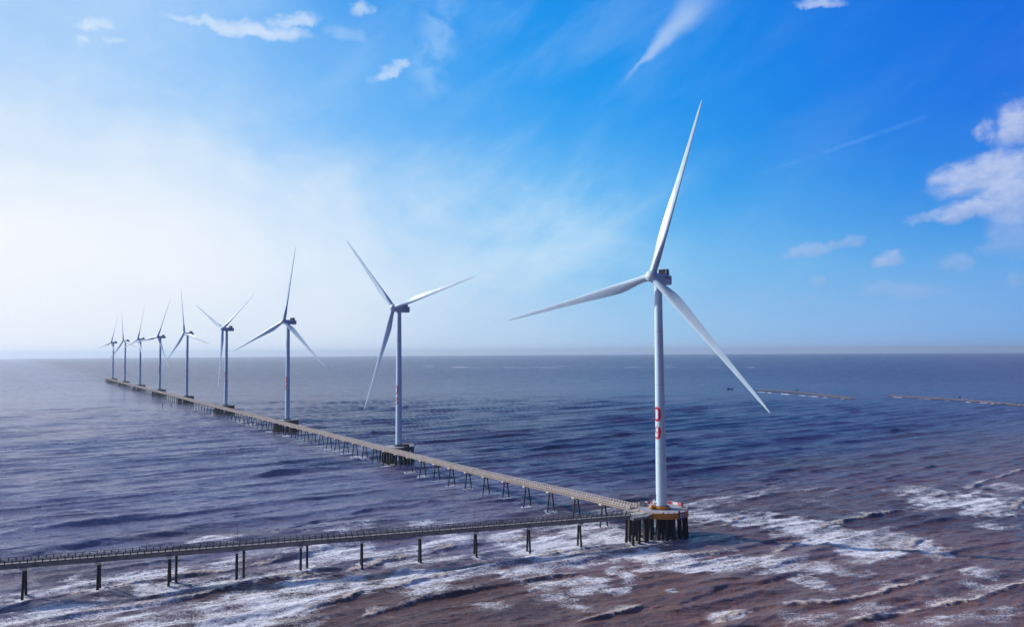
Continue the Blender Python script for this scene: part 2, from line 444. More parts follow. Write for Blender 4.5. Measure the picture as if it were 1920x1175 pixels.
# ------------------------------------------------------------------ sea
def make_sea():
    W = math.radians
    # rings (distance) and spokes (azimuth from +Y), fine where the water is seen close
    r = [1.0, 30.0, 60.0, 90.0, 115.0, 135.0, 150.0]
    while r[-1] < 45000:
        d = r[-1]
        dr = d * d * 7.8e-6 * 1.05
        if d < 178: dr = 1.2
        dr = max(0.34, dr)
        if 260 < d < 1500: dr *= 0.6
        dr = min(dr, d * 0.06)
        r.append(d + dr)
    r = np.array(r)
    fine = np.linspace(-43, 43, 1250)
    coarse = np.concatenate([np.linspace(43, 180, 46)[1:], np.linspace(180, 317, 46)[1:-1]])
    azs = np.radians(np.concatenate([fine, coarse]))
    na, nr = len(azs), len(r)
    RR, AA = np.meshgrid(r, azs, indexing='ij')
    x = (RR * np.sin(AA)).ravel(); y = (RR * np.cos(AA)).ravel()
    rad = RR.ravel()
    spc = np.maximum(rad * math.radians(86 / 1250), np.gradient(r).repeat(na) * 0.8)
    G = rng.random((256, 256)).astype(np.float32)
    def vn(u, v, off=0):
        u = u + off * 17.3; v = v + off * 9.1
        iu = np.floor(u).astype(np.int64); iv = np.floor(v).astype(np.int64)
        fu = u - iu; fv = v - iv
        fu = fu * fu * (3 - 2 * fu); fv = fv * fv * (3 - 2 * fv)
        a = G[iu & 255, iv & 255]; b = G[(iu + 1) & 255, iv & 255]
        c = G[iu & 255, (iv + 1) & 255]; d = G[(iu + 1) & 255, (iv + 1) & 255]
        return (a * (1 - fu) + b * fu) * (1 - fv) + (c * (1 - fu) + d * fu) * fv
    ct, st = 0.81, 0.587
    t = x * ct + y * st; s = x * st - y * ct
    z = np.zeros_like(x)
    # wave trains
    for k, (lam, da, amp, shp) in enumerate([(31, 0, .72, 6.5), (24, 4, .58, 6.0), (27, -6, .58, 6.5), (15, -2, .32, 4.0), (11.5, -8, .235, 3.2),
                                             (8.5, -4, .175, 2.6), (6.6, -16, .125, 2.2), (5.2, -9, .095, 1.9), (4.1, -22, .072, 1.6), (3.2, -14, .056, 1.4), (2.5, -36, .040, 1.2), (3.6, 10, .042, 1.3)]):
        lod = np.clip((lam / spc - 3.0) / 3.0, 0, 1)
        sel = lod > 0
        if not sel.any(): continue
        a = math.radians(da)
        dx, dy = st * math.cos(a) + ct * math.sin(a), -ct * math.cos(a) + st * math.sin(a)
        tt, s2 = t[sel], s[sel]
        big = lam > 7
        ph = 2 * math.pi / lam * (x[sel] * dx + y[sel] * dy) + (3.6 if big else 5.0) * vn(tt / (lam * (4.5 if big else 3.2)), s2 / (lam * 1.6), k) + (0.9 if big else 1.6) * vn(tt / (lam * .9), s2 / (lam * .7), k + 20)
        grp = vn(tt / (lam * (4.2 if big else 2.2)), s2 / (lam * 1.1), k + 40)
        grp = 0.18 + 1.25 * grp ** 2
        c = ((1 + np.cos(ph + .45 * (1 - np.cos(ph)))) / 2) ** shp
        surf = np.clip((-270 - s2) / 90, 0, 1)
        surf = 0.62 + 0.38 * surf if lam > 12 else 1.15 - 0.15 * surf
        z[sel] += (c - 0.25) * 2 * amp * grp * lod[sel] * surf
    foam = np.zeros_like(x); crest = np.zeros_like(x); calm = np.zeros_like(x)
    near = rad < 900
    xn, yn, tn, sn = x[near], y[near], t[near], s[near]
    zn = np.zeros_like(xn); fn = np.zeros_like(xn); cn = np.zeros_like(xn)
    wob = (vn(tn / 6.0, sn / 40.0, 60) - .5) * 2.2 + (vn(tn / 2.2, sn / 30.0, 61) - .5) * 0.9
    lump = vn(tn / 1.1, sn / 0.9, 62)
    str_ = vn(tn / 9.0, sn / 60.0, 63)
    str2 = vn(tn / 7.0, sn / 50.0, 66)
    str3 = vn(tn / 3.0, sn / 20.0, 67); jag = vn(tn / 1.4, sn / 1.6, 68)
    for bi, (pl, hb, fo) in enumerate(BORES):
        pt = np.array([p[0] * ct + p[1] * st for p in pl]); ps = np.array([p[0] * st - p[1] * ct for p in pl])
        od = np.argsort(pt); pt, ps = pt[od], ps[od]
        t0, t1 = pt[0], pt[-1]
        sel = (tn > t0) & (tn < t1) & (np.abs(sn - np.interp(tn, pt, ps)) < 45)
        if not sel.any(): continue
        tt = tn[sel]
        d = sn[sel] - np.interp(tt, pt, ps) - wob[sel] * (0.6 if fo else 1.0)
        ed = min(14.0, (t1 - t0) * 0.3)
        e = np.clip(np.minimum(tt - t0, t1 - tt) / ed, 0, 1); e = e * e * (3 - 2 * e)
        wide = 1.0 if fo > .1 else 1.15
        prof = np.where(d > 0, np.exp(-(d / (.80 * wide)) ** 2), np.exp(-(d / (3.6 * wide)) ** 2) * .82 + .18 * np.exp(-np.abs(d) / 9))
        trough = -0.22 * np.exp(-((d - 3.4) / 2.4) ** 2)
        H = hb * e * (0.34 + 0.50 * str_[sel])
        zn[sel] += H * (prof + trough) 
        if fo > 0:
            q = np.clip(fo * 2.1 * (str2[sel] - 0.12), 0, 1) * e
            q = q * np.clip(str3[sel] * 2.2 - .05, 0, 1)
            dj = d + (jag[sel] - .5) * 2.0
            c = np.exp(-(np.clip(dj + .35, 0, None) / .55) ** 2) * np.exp(-(np.clip(-(dj + .35), 0, None) / (.7 + 1.7 * str2[sel])) ** 2) * q
            cn[sel] = np.maximum(cn[sel], c)
            zn[sel] += c * (lump[sel] - .45) * .35
            tr = np.where(d < -.2, np.exp(d / 7.0), 0) * (.45 + .55 * q) * np.clip(fo * 1.3 * (.25 + str_[sel]), 0, 1) * e
            fn[sel] = np.maximum(fn[sel], tr)
    wu = (vn(tn / 11.0, sn / 7.0, 70) - .5) * 1.1 + (vn(tn / 4.0, sn / 2.6, 71) - .5) * .7
    wv = (vn(tn / 11.0, sn / 7.0, 72) - .5) * 1.1 + (vn(tn / 4.0, sn / 2.6, 73) - .5) * .7
    for (px, py, ax_, ay_, bx_, by_, sg) in PATCHES:
        det = ax_ * by_ - ay_ * bx_
        full = math.hypot(px, py) > 900
        X, Y = (x, y) if full else (xn, yn)
        ux, uy = X - px, Y - py
        a = (ux * by_ - uy * bx_) / det; b = (uy * ax_ - ux * ay_) / det
        if not full:
            a = a + wu; b = b + wv
        q = 1 - (a * a + b * b) / 2.6
        sel = q > 0
        F = foam if full else fn
        F[sel] = np.maximum(F[sel], np.minimum(1, q[sel] * 1.35) * sg)
    for (px, py, rr_, sg) in SPLASH:
        q = 1 - ((xn - px) ** 2 + (yn - py) ** 2) / rr_ ** 2
        sel = q > 0
        fn[sel] = np.maximum(fn[sel], q[sel] ** .5 * sg)
    # thin streaks of old foam over the surf zone
    zone = np.clip((sn + 300) / 40, 0, 1) * np.clip((-185 - sn) / 60, 0, 1) * np.clip((560 - rad[near]) / 160, 0, 1)
    old = vn(tn / 26.0, sn / 6.0, 74) * .6 + vn(tn / 9.0, sn / 3.0, 75) * .4
    fn = np.maximum(fn, np.clip((old - .42) * 2.6, 0, .62) * zone)
    # broken water keeps small lumps
    fn *= 0.55 + 0.75 * vn(tn / 7.0, sn / 4.0, 64)
    zn += fn * (lump - .5) * .16
    z[near] += zn
    foam[near] = fn; crest[near] = cn
    z += curve(x, y)
    co = np.stack([x, y, z], 1).astype(np.float32)
    nv = len(co)
    # centre vertex closes the disc
    i = np.arange(nr - 1)[:, None] * na; k = np.arange(na)[None, :]
    k2 = (k + 1) % na
    q = np.stack([i + k, i + na + k, i + na + k2, i + k2], -1).reshape(-1, 4)
    # orient upward: azimuth runs clockwise, so reverse
    me = bpy.data.meshes.new('sea')
    me.vertices.add(nv + 1)
    allco = np.concatenate([co, [[0, 0, 0]]]).astype(np.float32)
    me.vertices.foreach_set('co', allco.ravel())
    tri = np.stack([np.full(na, nv), np.arange(na), (np.arange(na) + 1) % na], -1)
    nl = q.size + tri.size
    me.loops.add(nl)
    me.loops.foreach_set('vertex_index', np.concatenate([q.ravel(), tri.ravel()[...]]).astype(np.int32))
    me.polygons.add(len(q) + len(tri))
    ls = np.concatenate([np.arange(len(q)) * 4, q.size + np.arange(len(tri)) * 3]).astype(np.int32)
    me.polygons.foreach_set('loop_start', ls)
    me.polygons.foreach_set('use_smooth', np.ones(len(ls), dtype=bool))
    me.update(calc_edges=True)
    for nm_, arr in (('foam', foam), ('crest', crest)):
        at = me.attributes.new(nm_, 'FLOAT', 'POINT')
        at.data.foreach_set('value', np.concatenate([arr, [0]]).astype(np.float32))
    if me.polygons[len(me.polygons) // 2].normal.z < 0:
        me.flip_normals()
    return me

def sea_material():
    mt = bpy.data.materials.new('muddy_sea_water')
    mt.use_nodes = True
    n = NT(mt.node_tree)
    L = mt.node_tree.links
    bs = mt.node_tree.nodes['Principled BSDF']
    out = mt.node_tree.nodes['Material Output']
    co = n.new('ShaderNodeTexCoord')
    def mapped(rot, sc):
        mp = n.new('ShaderNodeMapping')
        mp.inputs['Rotation'].default_value = (0, 0, rot)
        mp.inputs['Scale'].default_value = sc
        L.new(co.outputs['Object'], mp.inputs[0])
        return mp.outputs[0]
    crestdir = mapped(-R(22), (0.32, 1, 1))      # stretched along the crests
    crest2 = mapped(-R(8), (0.38, 1, 1))
    plain = co.outputs['Object']
    # silt
    s1 = n.noise(crestdir, 0.012, 5.0, 0.6, 0.5)
    s2 = n.noise(crestdir, 0.10, 4.0, 0.6, 0.5)
    silt = n.m('ADD', n.m('MULTIPLY', s1, 0.65), n.m('MULTIPLY', s2, 0.35))
    gm = n.new('ShaderNodeNewGeometry')
    spx = n.new('ShaderNodeSeparateXYZ'); L.new(gm.outputs['Position'], spx.inputs[0])
    dist = n.m('SQRT', n.m('ADD', n.m('MULTIPLY', spx.outputs[0], spx.outputs[0]), n.m('MULTIPLY', spx.outputs[1], spx.outputs[1])))
    # the shore water carries the silt, the open sea is bluer
    seaward = n.m('SUBTRACT', n.m('MULTIPLY', spx.outputs[1], 0.81), n.m('MULTIPLY', spx.outputs[0], 0.587))
    off = n.ss(n.m('ADD', seaward, n.m('MULTIPLY', n.m('SUBTRACT', s1, 0.5), 460.0)), 185.0, 390.0)
    shore = n.mix(n.ss(silt, 0.36, 0.64), (0.098, 0.052, 0.044), (0.250, 0.138, 0.105))
    # brighter sky reflection painted into the water colour on the jetty's near side
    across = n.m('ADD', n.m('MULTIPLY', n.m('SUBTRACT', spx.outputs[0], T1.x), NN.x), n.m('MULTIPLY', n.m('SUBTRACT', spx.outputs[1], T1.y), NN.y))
    reflect_mask = n.ss(n.m('ADD', across, n.m('MULTIPLY', n.m('SUBTRACT', s1, 0.5), 500.0)), -110.0, 90.0)
    clear = n.mix(n.ss(silt, 0.38, 0.62), (0.008, 0.010, 0.085), (0.060, 0.030, 0.100))  # dark blue base beyond the jetty, without the painted sky reflection
    reflect_pale = n.mix(n.ss(silt, 0.38, 0.62), (0.165, 0.182, 0.315), (0.225, 0.205, 0.300))  # pale lavender base standing in for reflected bright sky
    open_ = n.mix(reflect_mask, clear, reflect_pale)
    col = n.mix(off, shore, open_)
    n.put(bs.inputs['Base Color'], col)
    n.put(bs.inputs['Roughness'], n.m('ADD', n.lin(dist, 300.0, 2500.0, 0.08, 0.24), n.ss(s2, 0.35, 0.7, 0.0, 0.07)))     # unresolved wavelets
    bs.inputs['Specular Tint'].default_value = (0.84, 0.80, 1.0, 1.0)
    bs.inputs['IOR'].default_value = 1.33
    bs.inputs['Specular IOR Level'].default_value = 0.62
    # ripples
    h1 = n.noise(crestdir, 0.75, 4.0, 0.62, 0.4)
    h2 = n.noise(crest2, 2.3, 3.0, 0.6, 0.3)
    h3 = n.noise(crestdir, 0.16, 4.0, 0.6, 0.5)
    h4 = n.noise(crest2, 0.035, 4.0, 0.6, 0.4)
    hh = n.m('ADD', n.m('MULTIPLY', h1, 1.05), n.m('MULTIPLY', h2, 0.30))
    hh = n.m('ADD', hh, n.m('MULTIPLY', n.ss(h3, 0.30, 0.72), n.lin(dist, 250, 900, 0.25, 1.9)))
    hh = n.m('ADD', hh, n.m('MULTIPLY', n.ss(h4, 0.42, 0.72), n.lin(dist, 500, 2500, 0.0, 5.0)))
    h5 = n.noise(crestdir, 0.012, 4.0, 0.6, 0.4)
    hh = n.m('ADD', hh, n.m('MULTIPLY', n.ss(h5, 0.42, 0.70), n.lin(dist, 1200, 5000, 0.0, 16.0)))
    b = n.new('ShaderNodeBump')
    b.inputs['Strength'].default_value = 0.85
    b.inputs['Distance'].default_value = 1.0
    n.put(b.inputs['Height'], hh)
    n.put(bs.inputs['Normal'], b.outputs[0])
    # foam
    af = n.new('ShaderNodeAttribute', attribute_name='foam').outputs['Fac']
    ac_ = n.new('ShaderNodeAttribute', attribute_name='crest').outputs['Fac']
    fx = mapped(-R(6), (0.36, 1, 1))
    f1 = n.noise(fx, 0.36, 5.0, 0.62, 0.9)
    f2 = n.noise(fx, 0.95, 3.0, 0.6, 1.6)
    f4 = n.noise(crest2, 1.7, 3.0, 0.6, 1.4)
    lace = n.m('SUBTRACT', 1.0, n.m('MULTIPLY', n.m('ABSOLUTE', n.m('SUBTRACT', f2, 0.5)), 5.0))
    lace2 = n.m('SUBTRACT', 1.0, n.m('MULTIPLY', n.m('ABSOLUTE', n.m('SUBTRACT', f4, 0.5)), 5.0))
    f3 = n.noise(fx, 3.4, 3.0, 0.6, 0.8)
    web = n.m('ADD', n.m('MULTIPLY', f1, 0.52), n.m('ADD', n.m('MULTIPLY', lace, 0.42), n.m('ADD', n.m('MULTIPLY', lace2, 0.40), n.m('MULTIPLY', f3, 0.30))))
    thr = n.m('SUBTRACT', 1.37, n.m('MULTIPLY', af, 0.58))
    fac = n.m('MULTIPLY', n.ss(n.m('SUBTRACT', web, thr), -0.14, 0.17), n.ss(af, 0.0, 0.25))
    cf = n.ss(n.m('ADD', ac_, n.m('MULTIPLY', n.m('SUBTRACT', f4, 0.5), 1.4)), 0.14, 0.46)
    cf = n.m('MULTIPLY', cf, n.ss(ac_, 0.03, 0.2))
    ff = n.m('MAXIMUM', n.m('MULTIPLY', fac, 0.92), n.m('MULTIPLY', cf, 0.95))
    fb = n.new('ShaderNodeBsdfPrincipled')
    white = n.mix(n.ss(f3, 0.3, 0.7), (0.74, 0.75, 0.78), (0.92, 0.92, 0.93))
    tan = n.mix(n.ss(f3, 0.3, 0.7), (0.30, 0.22, 0.18), (0.78, 0.68, 0.58))
    n.put(fb.inputs['Base Color'], n.mix(cf, white, tan))
    fb.inputs['Roughness'].default_value = 0.8
    b2 = n.new('ShaderNodeBump')
    b2.inputs['Strength'].default_value = 0.6
    b2.inputs['Distance'].default_value = 0.35
    n.put(b2.inputs['Height'], n.m('ADD', f2, n.m('MULTIPLY', f3, 0.6)))
    n.put(fb.inputs['Normal'], b2.outputs[0])
    mx = n.new('ShaderNodeMixShader')
    n.put(mx.inputs[0], ff)
    L.new(bs.outputs[0], mx.inputs[1]); L.new(fb.outputs[0], mx.inputs[2])
    L.new(mx.outputs[0], out.inputs[0])
    return mt

BORES = [
([(-140.3, 216.9), (-125.0, 226.1), (-106.1, 235.2), (-96.5, 244.3), (-87.0, 256.3), (-74.4, 259.6), (-62.4, 266.8), (-52.0, 273.1), (-45.9, 280.6), (-34.6, 288.3), (-22.7, 299.7), (-12.3, 304.4), (-0.5, 309.2), (16.4, 321.3)],1.00,1.00),
([(-160.0, 223.2), (-154.6, 228.9), (-150.6, 235.0), (-142.0, 241.4), (-136.1, 246.0), (-126.7, 253.0), (-118.3, 258.7), (-113.5, 263.5), (-101.7, 268.9), (-93.9, 276.7), (-82.6, 287.8), (-77.9, 293.0), (-68.5, 301.5)],1.00,0.80),
([(-70.3, 222.1), (-61.7, 229.7), (-51.5, 238.3), (-48.6, 244.4), (-40.4, 247.0), (-32.7, 254.1), (-22.6, 261.7), (-15.6, 267.2), (-5.0, 274.2), (12.9, 285.8), (24.5, 293.9), (39.3, 300.7), (49.7, 303.8)],1.00,0.55),
([(-49.5, 215.0), (-42.6, 223.9), (-30.2, 235.4), (-20.5, 241.8), (-0.5, 253.5), (14.1, 260.4), (24.2, 262.6), (31.5, 266.9)],0.90,0.40),
([(38.8, 272.6), (41.8, 273.9), (51.6, 276.4), (63.5, 282.5), (74.9, 285.9), (88.0, 293.3), (93.3, 296.3)],1.00,1.00),
([(96.9, 288.5), (103.1, 292.1), (115.2, 304.8), (127.5, 312.3)],0.90,1.00),
([(122.3, 316.9), (125.6, 319.6), (149.7, 340.9), (164.5, 350.3), (191.9, 366.0)],0.90,0.90),
([(213.7, 389.0), (229.7, 400.0), (250.9, 416.2), (279.5, 442.6), (324.4, 478.4), (379.0, 520.6)],0.90,0.60),
([(137.2, 281.7), (140.9, 283.1), (152.5, 292.6), (162.2, 303.7), (172.7, 312.1)],0.90,1.00),
([(213.3, 345.7), (228.2, 356.6), (243.2, 365.8), (257.6, 380.9), (279.8, 397.0)],0.90,0.90),
([(74.0, 223.7), (77.1, 225.5), (85.4, 229.5), (99.7, 232.6), (114.1, 239.9), (130.1, 248.8), (151.5, 261.3)],1.00,0.70),
([(91.0, 212.8), (111.3, 221.3), (127.9, 228.3), (141.7, 233.4), (152.4, 239.8), (166.7, 248.1), (183.7, 257.1)],1.00,0.80),
([(14.7, 213.2), (26.4, 220.5), (33.1, 224.4), (40.8, 231.2)],0.90,0.60),
([(55.6, 213.7), (65.5, 222.1), (75.4, 225.5)],0.90,0.80),
([(88.2, 331.1), (89.8, 332.1), (99.7, 340.1), (110.2, 355.2)],0.80,0.90),
([(-89.5, 350.3), (-77.1, 363.8), (-68.8, 372.1), (-52.6, 381.8), (-31.0, 392.0)],0.80,0.00),
([(-125.0, 367.5), (-103.4, 383.3), (-85.8, 402.2)],0.70,0.00),
([(-110.9, 319.8), (-99.2, 334.8), (-85.1, 352.4), (-70.1, 364.8)],0.80,0.05),
([(-50.4, 371.5), (-39.8, 382.8), (-29.4, 389.2), (-2.0, 407.1)],0.70,0.05),
([(-251.1, 369.7), (-243.3, 382.0), (-228.5, 393.6), (-206.5, 416.4)],0.70,0.00),
([(-220.6, 318.7), (-216.6, 325.1), (-213.3, 331.7), (-206.4, 339.5), (-198.0, 345.6), (-186.8, 350.7)],0.70,0.00),
([(-150.5, 304.2), (-140.6, 310.7), (-135.9, 314.9), (-131.8, 321.2)],0.90,0.05),
([(-141.8, 345.2), (-135.8, 358.3), (-124.6, 366.2), (-112.7, 378.3)],0.90,0.00),
([(101.6, 390.9), (123.5, 409.3), (146.3, 432.9), (173.4, 455.5)],0.80,0.00),
([(171.0, 404.8), (207.1, 439.6), (217.6, 444.7), (242.2, 466.9), (285.2, 504.6)],0.80,0.15),
([(38.8, 233.7), (56.9, 247.9), (66.8, 252.3), (86.8, 258.9)],0.80,0.00),
([(41.9, 224.3), (55.9, 236.4), (69.0, 247.7), (85.2, 254.2), (104.7, 267.3)],0.80,0.00),
([(-165.6, 245.0), (-162.8, 256.6), (-147.8, 268.5), (-134.5, 276.2), (-125.9, 282.9)],0.70,0.10),
([(-91.1, 321.1), (-76.7, 337.3), (-54.4, 347.2), (-40.1, 350.2)],0.60,0.10),
]
PATCHES = [
(-133.0,258.4,15.04,9.51,4.37,-8.39,0.90),
(-125.4,312.1,8.39,3.72,2.49,-6.15,0.90),
(-105.0,277.6,5.96,2.28,2.65,-6.93,0.70),
(-160.3,242.3,4.77,3.03,4.23,-6.31,0.70),
(-108.5,252.1,19.36,8.46,2.23,-5.13,0.80),
(-138.8,225.5,11.14,6.22,3.97,-6.36,0.80),
(-92.9,223.4,19.47,9.65,4.89,-11.61,0.80),
(-68.1,240.6,15.45,11.09,3.86,-13.51,1.00),
(-67.0,220.8,9.49,4.39,2.41,-7.83,0.70),
(-33.3,259.5,12.84,6.53,1.01,-7.86,0.90),
(-66.5,292.8,12.32,4.72,2.83,-12.36,0.95),
(-46.2,288.5,13.01,7.56,1.21,-7.49,0.90),
(-28.0,311.6,9.55,3.71,0.94,-10.51,0.90),
(-32.2,281.0,17.11,6.02,0.49,-4.26,0.60),
(-78.3,334.3,12.80,5.70,2.14,-9.09,0.60),
(-35.5,341.4,10.62,2.09,0.55,-5.27,0.60),
(-2.8,313.6,6.61,2.50,0.06,-7.98,0.80),
(-27.9,244.1,7.98,5.18,0.73,-6.40,0.75),
(-11.8,267.1,11.03,5.54,0.22,-5.12,0.70),
(-4.6,231.1,4.86,-0.08,0.08,-4.29,0.60),
(-81.7,271.8,6.89,2.50,2.42,-7.97,0.70),
(36.1,324.6,11.96,-5.54,-1.52,-13.33,0.85),
(17.5,301.2,19.42,5.45,-0.99,-16.39,0.95),
(5.1,266.8,9.44,3.01,-0.19,-8.95,0.85),
(21.7,275.0,8.94,2.88,-0.61,-7.48,0.80),
(21.4,250.3,9.51,-1.72,-0.65,-7.30,0.80),
(32.5,244.0,4.27,-0.08,-0.44,-3.20,0.75),
(14.4,236.6,7.82,-7.66,-0.42,-6.51,0.70),
(37.6,262.3,3.91,-4.72,-0.91,-6.18,0.70),
(51.6,285.0,13.98,-0.30,-1.49,-8.04,1.00),
(59.5,299.4,8.39,-0.19,-0.98,-4.85,0.80),
(72.5,273.3,21.42,1.04,-2.36,-8.73,0.80),
(88.6,351.2,8.61,-0.23,-2.29,-8.93,0.70),
(104.7,343.1,12.00,-0.31,-3.30,-10.65,0.75),
(50.2,243.2,1.70,-0.03,-0.45,-2.12,0.60),
(59.4,222.2,5.42,-0.09,-0.97,-3.52,0.65),
(122.5,329.3,8.59,-11.09,-5.93,-15.70,0.95),
(148.2,312.7,13.90,-12.38,-5.95,-12.36,0.75),
(134.6,295.4,8.66,-10.52,-4.37,-9.43,0.85),
(223.2,413.9,12.26,-4.34,-5.09,-9.33,0.70),
(212.8,384.9,7.69,-5.68,-9.78,-17.48,0.85),
(233.2,376.3,14.35,-4.65,-12.91,-20.57,0.95),
(272.8,420.4,7.43,-6.79,-6.31,-9.63,0.60),
(160.0,286.3,5.45,-4.60,-3.35,-5.90,0.75),
(211.5,327.1,7.36,-4.60,-4.44,-6.76,0.60),
(129.3,277.6,7.73,-0.16,-1.97,-4.16,0.60),
(103.9,272.6,12.32,-5.30,-3.90,-10.03,0.75),
(98.5,254.0,4.34,-7.08,-2.06,-5.20,0.65),
(159.3,260.0,3.99,-1.80,-3.03,-4.85,0.60),
(151.2,246.2,3.29,-3.58,-2.38,-3.80,0.60),
(107.2,225.9,6.28,-0.11,-1.77,-3.64,0.65),
(83.9,219.2,12.20,-0.20,-2.35,-6.00,0.50),
(127.5,217.6,19.39,4.37,-3.04,-5.07,0.50),
(-172.7,291.3,16.82,9.60,4.58,-7.64,0.35),
(-128.7,276.0,9.83,3.87,2.58,-5.48,0.40),
(-101.0,297.4,11.02,4.50,2.18,-6.37,0.45),
(45.4,310.7,10.91,-0.25,-1.82,-12.20,0.80),
(8.8,333.1,9.39,-0.23,-0.23,-8.02,0.40),
(568.9,3541.9,39.47,-21.34,-12.67,-78.73,0.60),
(-398.3,3919.9,56.87,-37.30,8.07,-79.42,0.34),
(351.6,3783.6,35.72,7.13,-6.52,-70.02,0.37),
(32.1,3630.3,41.19,-23.05,-0.39,-43.77,0.34),
(594.8,3752.4,13.39,0.10,-13.41,-84.48,0.37),
(1075.3,3365.5,19.52,-6.44,-22.74,-71.07,0.52),
(-87.7,3663.3,39.77,-25.72,2.04,-85.46,0.40),
(174.6,3863.4,19.19,-1.78,-2.06,-45.45,0.49),
(-435.0,3849.4,29.26,-16.20,6.49,-57.43,0.45),
(95.3,3777.7,42.23,-33.39,-1.07,-42.14,0.31),
(749.6,3455.8,11.97,-1.57,-14.85,-68.32,0.49),
(-452.6,4108.7,23.41,0.19,11.68,-105.99,0.54),
(995.9,3364.8,22.17,-6.11,-13.62,-45.95,0.55),
(-251.5,3771.7,45.23,7.03,5.60,-84.04,0.60),
(-290.1,3930.2,39.63,-5.68,7.05,-95.54,0.60),
(470.6,3721.9,26.87,2.75,-5.99,-47.29,0.35),
(652.3,3436.3,14.84,-12.08,-6.63,-34.86,0.47),
(248.5,3814.0,37.46,-9.11,-5.53,-84.59,0.43),
(-333.9,3731.1,14.03,-8.25,5.75,-64.23,0.34),
(717.1,3430.1,34.90,3.27,-14.10,-67.31,0.44),
(-178.8,3713.3,24.69,-18.14,2.94,-61.07,0.57),
(1104.3,3487.1,27.32,-7.87,-21.00,-66.20,0.39),
(245.7,3856.3,28.80,-22.41,-6.14,-96.10,0.50),
(398.5,3743.0,15.02,-9.19,-5.66,-53.00,0.58),
(164.6,3642.7,43.29,-18.41,-3.22,-71.02,0.54),
(168.3,3666.6,22.96,-12.11,-2.80,-60.79,0.52),
(55.3,3623.9,38.85,7.55,-0.99,-64.23,0.48),
(-14.9,3730.9,31.96,-13.63,0.31,-80.94,0.56),
(146.0,3698.2,41.94,-5.75,-3.15,-79.52,0.57),
(933.8,3463.2,45.86,-12.94,-20.33,-75.26,0.47),
(-152.6,3718.6,51.33,-23.87,2.56,-62.53,0.53),
(768.4,3687.4,40.73,-18.87,-13.88,-66.50,0.43),
(569.4,3529.6,38.61,5.43,-10.96,-67.83,0.35),
(292.9,3656.6,20.15,-8.73,-5.65,-70.33,0.31),
(355.5,3796.1,16.09,-1.47,-4.37,-46.54,0.36),
(-115.9,4007.4,34.67,-13.95,1.92,-66.70,0.49),
(-35.5,3661.2,13.06,-1.14,0.54,-56.89,0.43),
(-238.9,3742.6,30.05,-11.16,2.56,-40.06,0.33),
(468.9,3709.2,34.34,-21.05,-10.94,-86.35,0.43),
(855.8,3497.3,25.03,-9.74,-9.96,-40.62,0.48),
(-2135.1,3888.0,28.97,-7.34,38.34,-69.75,0.45),
(-2065.0,3993.5,29.62,-7.74,38.09,-73.60,0.45),
(-813.3,2849.5,19.40,-3.94,10.69,-37.43,0.45),
(-745.2,2983.3,20.21,-4.32,10.26,-41.04,0.45),
(491.1,1266.9,2.32,-3.29,-3.44,-8.85,0.95),
(455.6,1377.0,3.28,-4.87,-5.21,-15.69,0.63),
(497.4,1246.7,2.84,-3.99,-2.86,-7.14,0.75),
(507.9,1216.7,2.73,-3.80,-4.56,-10.88,0.66),
(475.0,1319.6,1.85,-2.68,-4.05,-11.20,0.97),
(499.7,1239.1,3.37,-4.73,-4.00,-9.87,0.90),
(464.0,1353.1,2.56,-3.76,-4.63,-13.46,0.89),
(488.5,1276.4,1.76,-2.51,-3.45,-8.98,0.68),
(477.9,1309.4,3.65,-5.28,-3.46,-9.45,0.95),
(519.1,1181.3,1.57,-2.15,-3.96,-8.97,0.80),
(457.3,1373.2,3.27,-4.84,-5.22,-15.60,0.64),
(500.0,1237.6,1.68,-2.36,-4.00,-9.85,0.96),
(635.7,1171.8,1.35,-2.11,-3.43,-6.30,0.72),
(619.4,1213.1,1.43,-2.26,-4.16,-8.11,0.87),
(652.2,1125.7,2.11,-3.25,-4.74,-8.14,0.54),
(663.2,1093.8,1.62,-2.45,-4.68,-7.69,0.88),
(622.6,1204.3,2.82,-4.46,-4.84,-9.33,0.56),
(640.0,1157.0,3.53,-5.49,-5.46,-9.83,0.55),
(671.8,1070.5,3.13,-4.70,-3.98,-6.31,0.74),
(621.6,1207.2,2.36,-3.74,-4.84,-9.37,0.74),
(676.7,1058.0,1.15,-1.72,-3.96,-6.16,0.85),
(664.0,1093.8,2.02,-3.07,-4.02,-6.59,0.89),
]
SPLASH = []

# ------------------------------------------------------------------ walkway geometry (needed for the splashes too)
PERP = [(8.0, 8.8), (45.0, 10.2), (80.0, 12.3), (120.0, 13.9), (155.0, 14.6), (2085.0, 14.6)]
def row_pt(a, z=0.0):
    q = np.interp(a, [p[0] for p in PERP], [p[1] for p in PERP])
    p = T1 + U * a + NN * float(q)
    return Vector((p.x, p.y, z + curve(p.x, p.y)))
NB0 = Vector((46.5, 304.1, 0)); NBD = Vector((-161.7 - 45.6, 238.9 - 303.8, 0)).normalized(); NBN = Vector((-NBD.y, NBD.x, 0))
NEAR_PIERS = [21.1 * k + 0.4 for k in range(1, 14)]
ROW_PIERS = [26.0 + 18.32 * k for k in range(113)]
for a in NEAR_PIERS:
    p = NB0 + NBD * a
    for s in (-1, 1):
        q = p + NBN * (s * 2.1); SPLASH.append((q.x, q.y, 2.3, 1.2))
for a in ROW_PIERS[:45]:
    p = row_pt(a)
    for s in (-1, 1):
        q = p + NN * (s * 1.9); SPLASH.append((q.x, q.y, 1.9 + a * .003, 1.15))

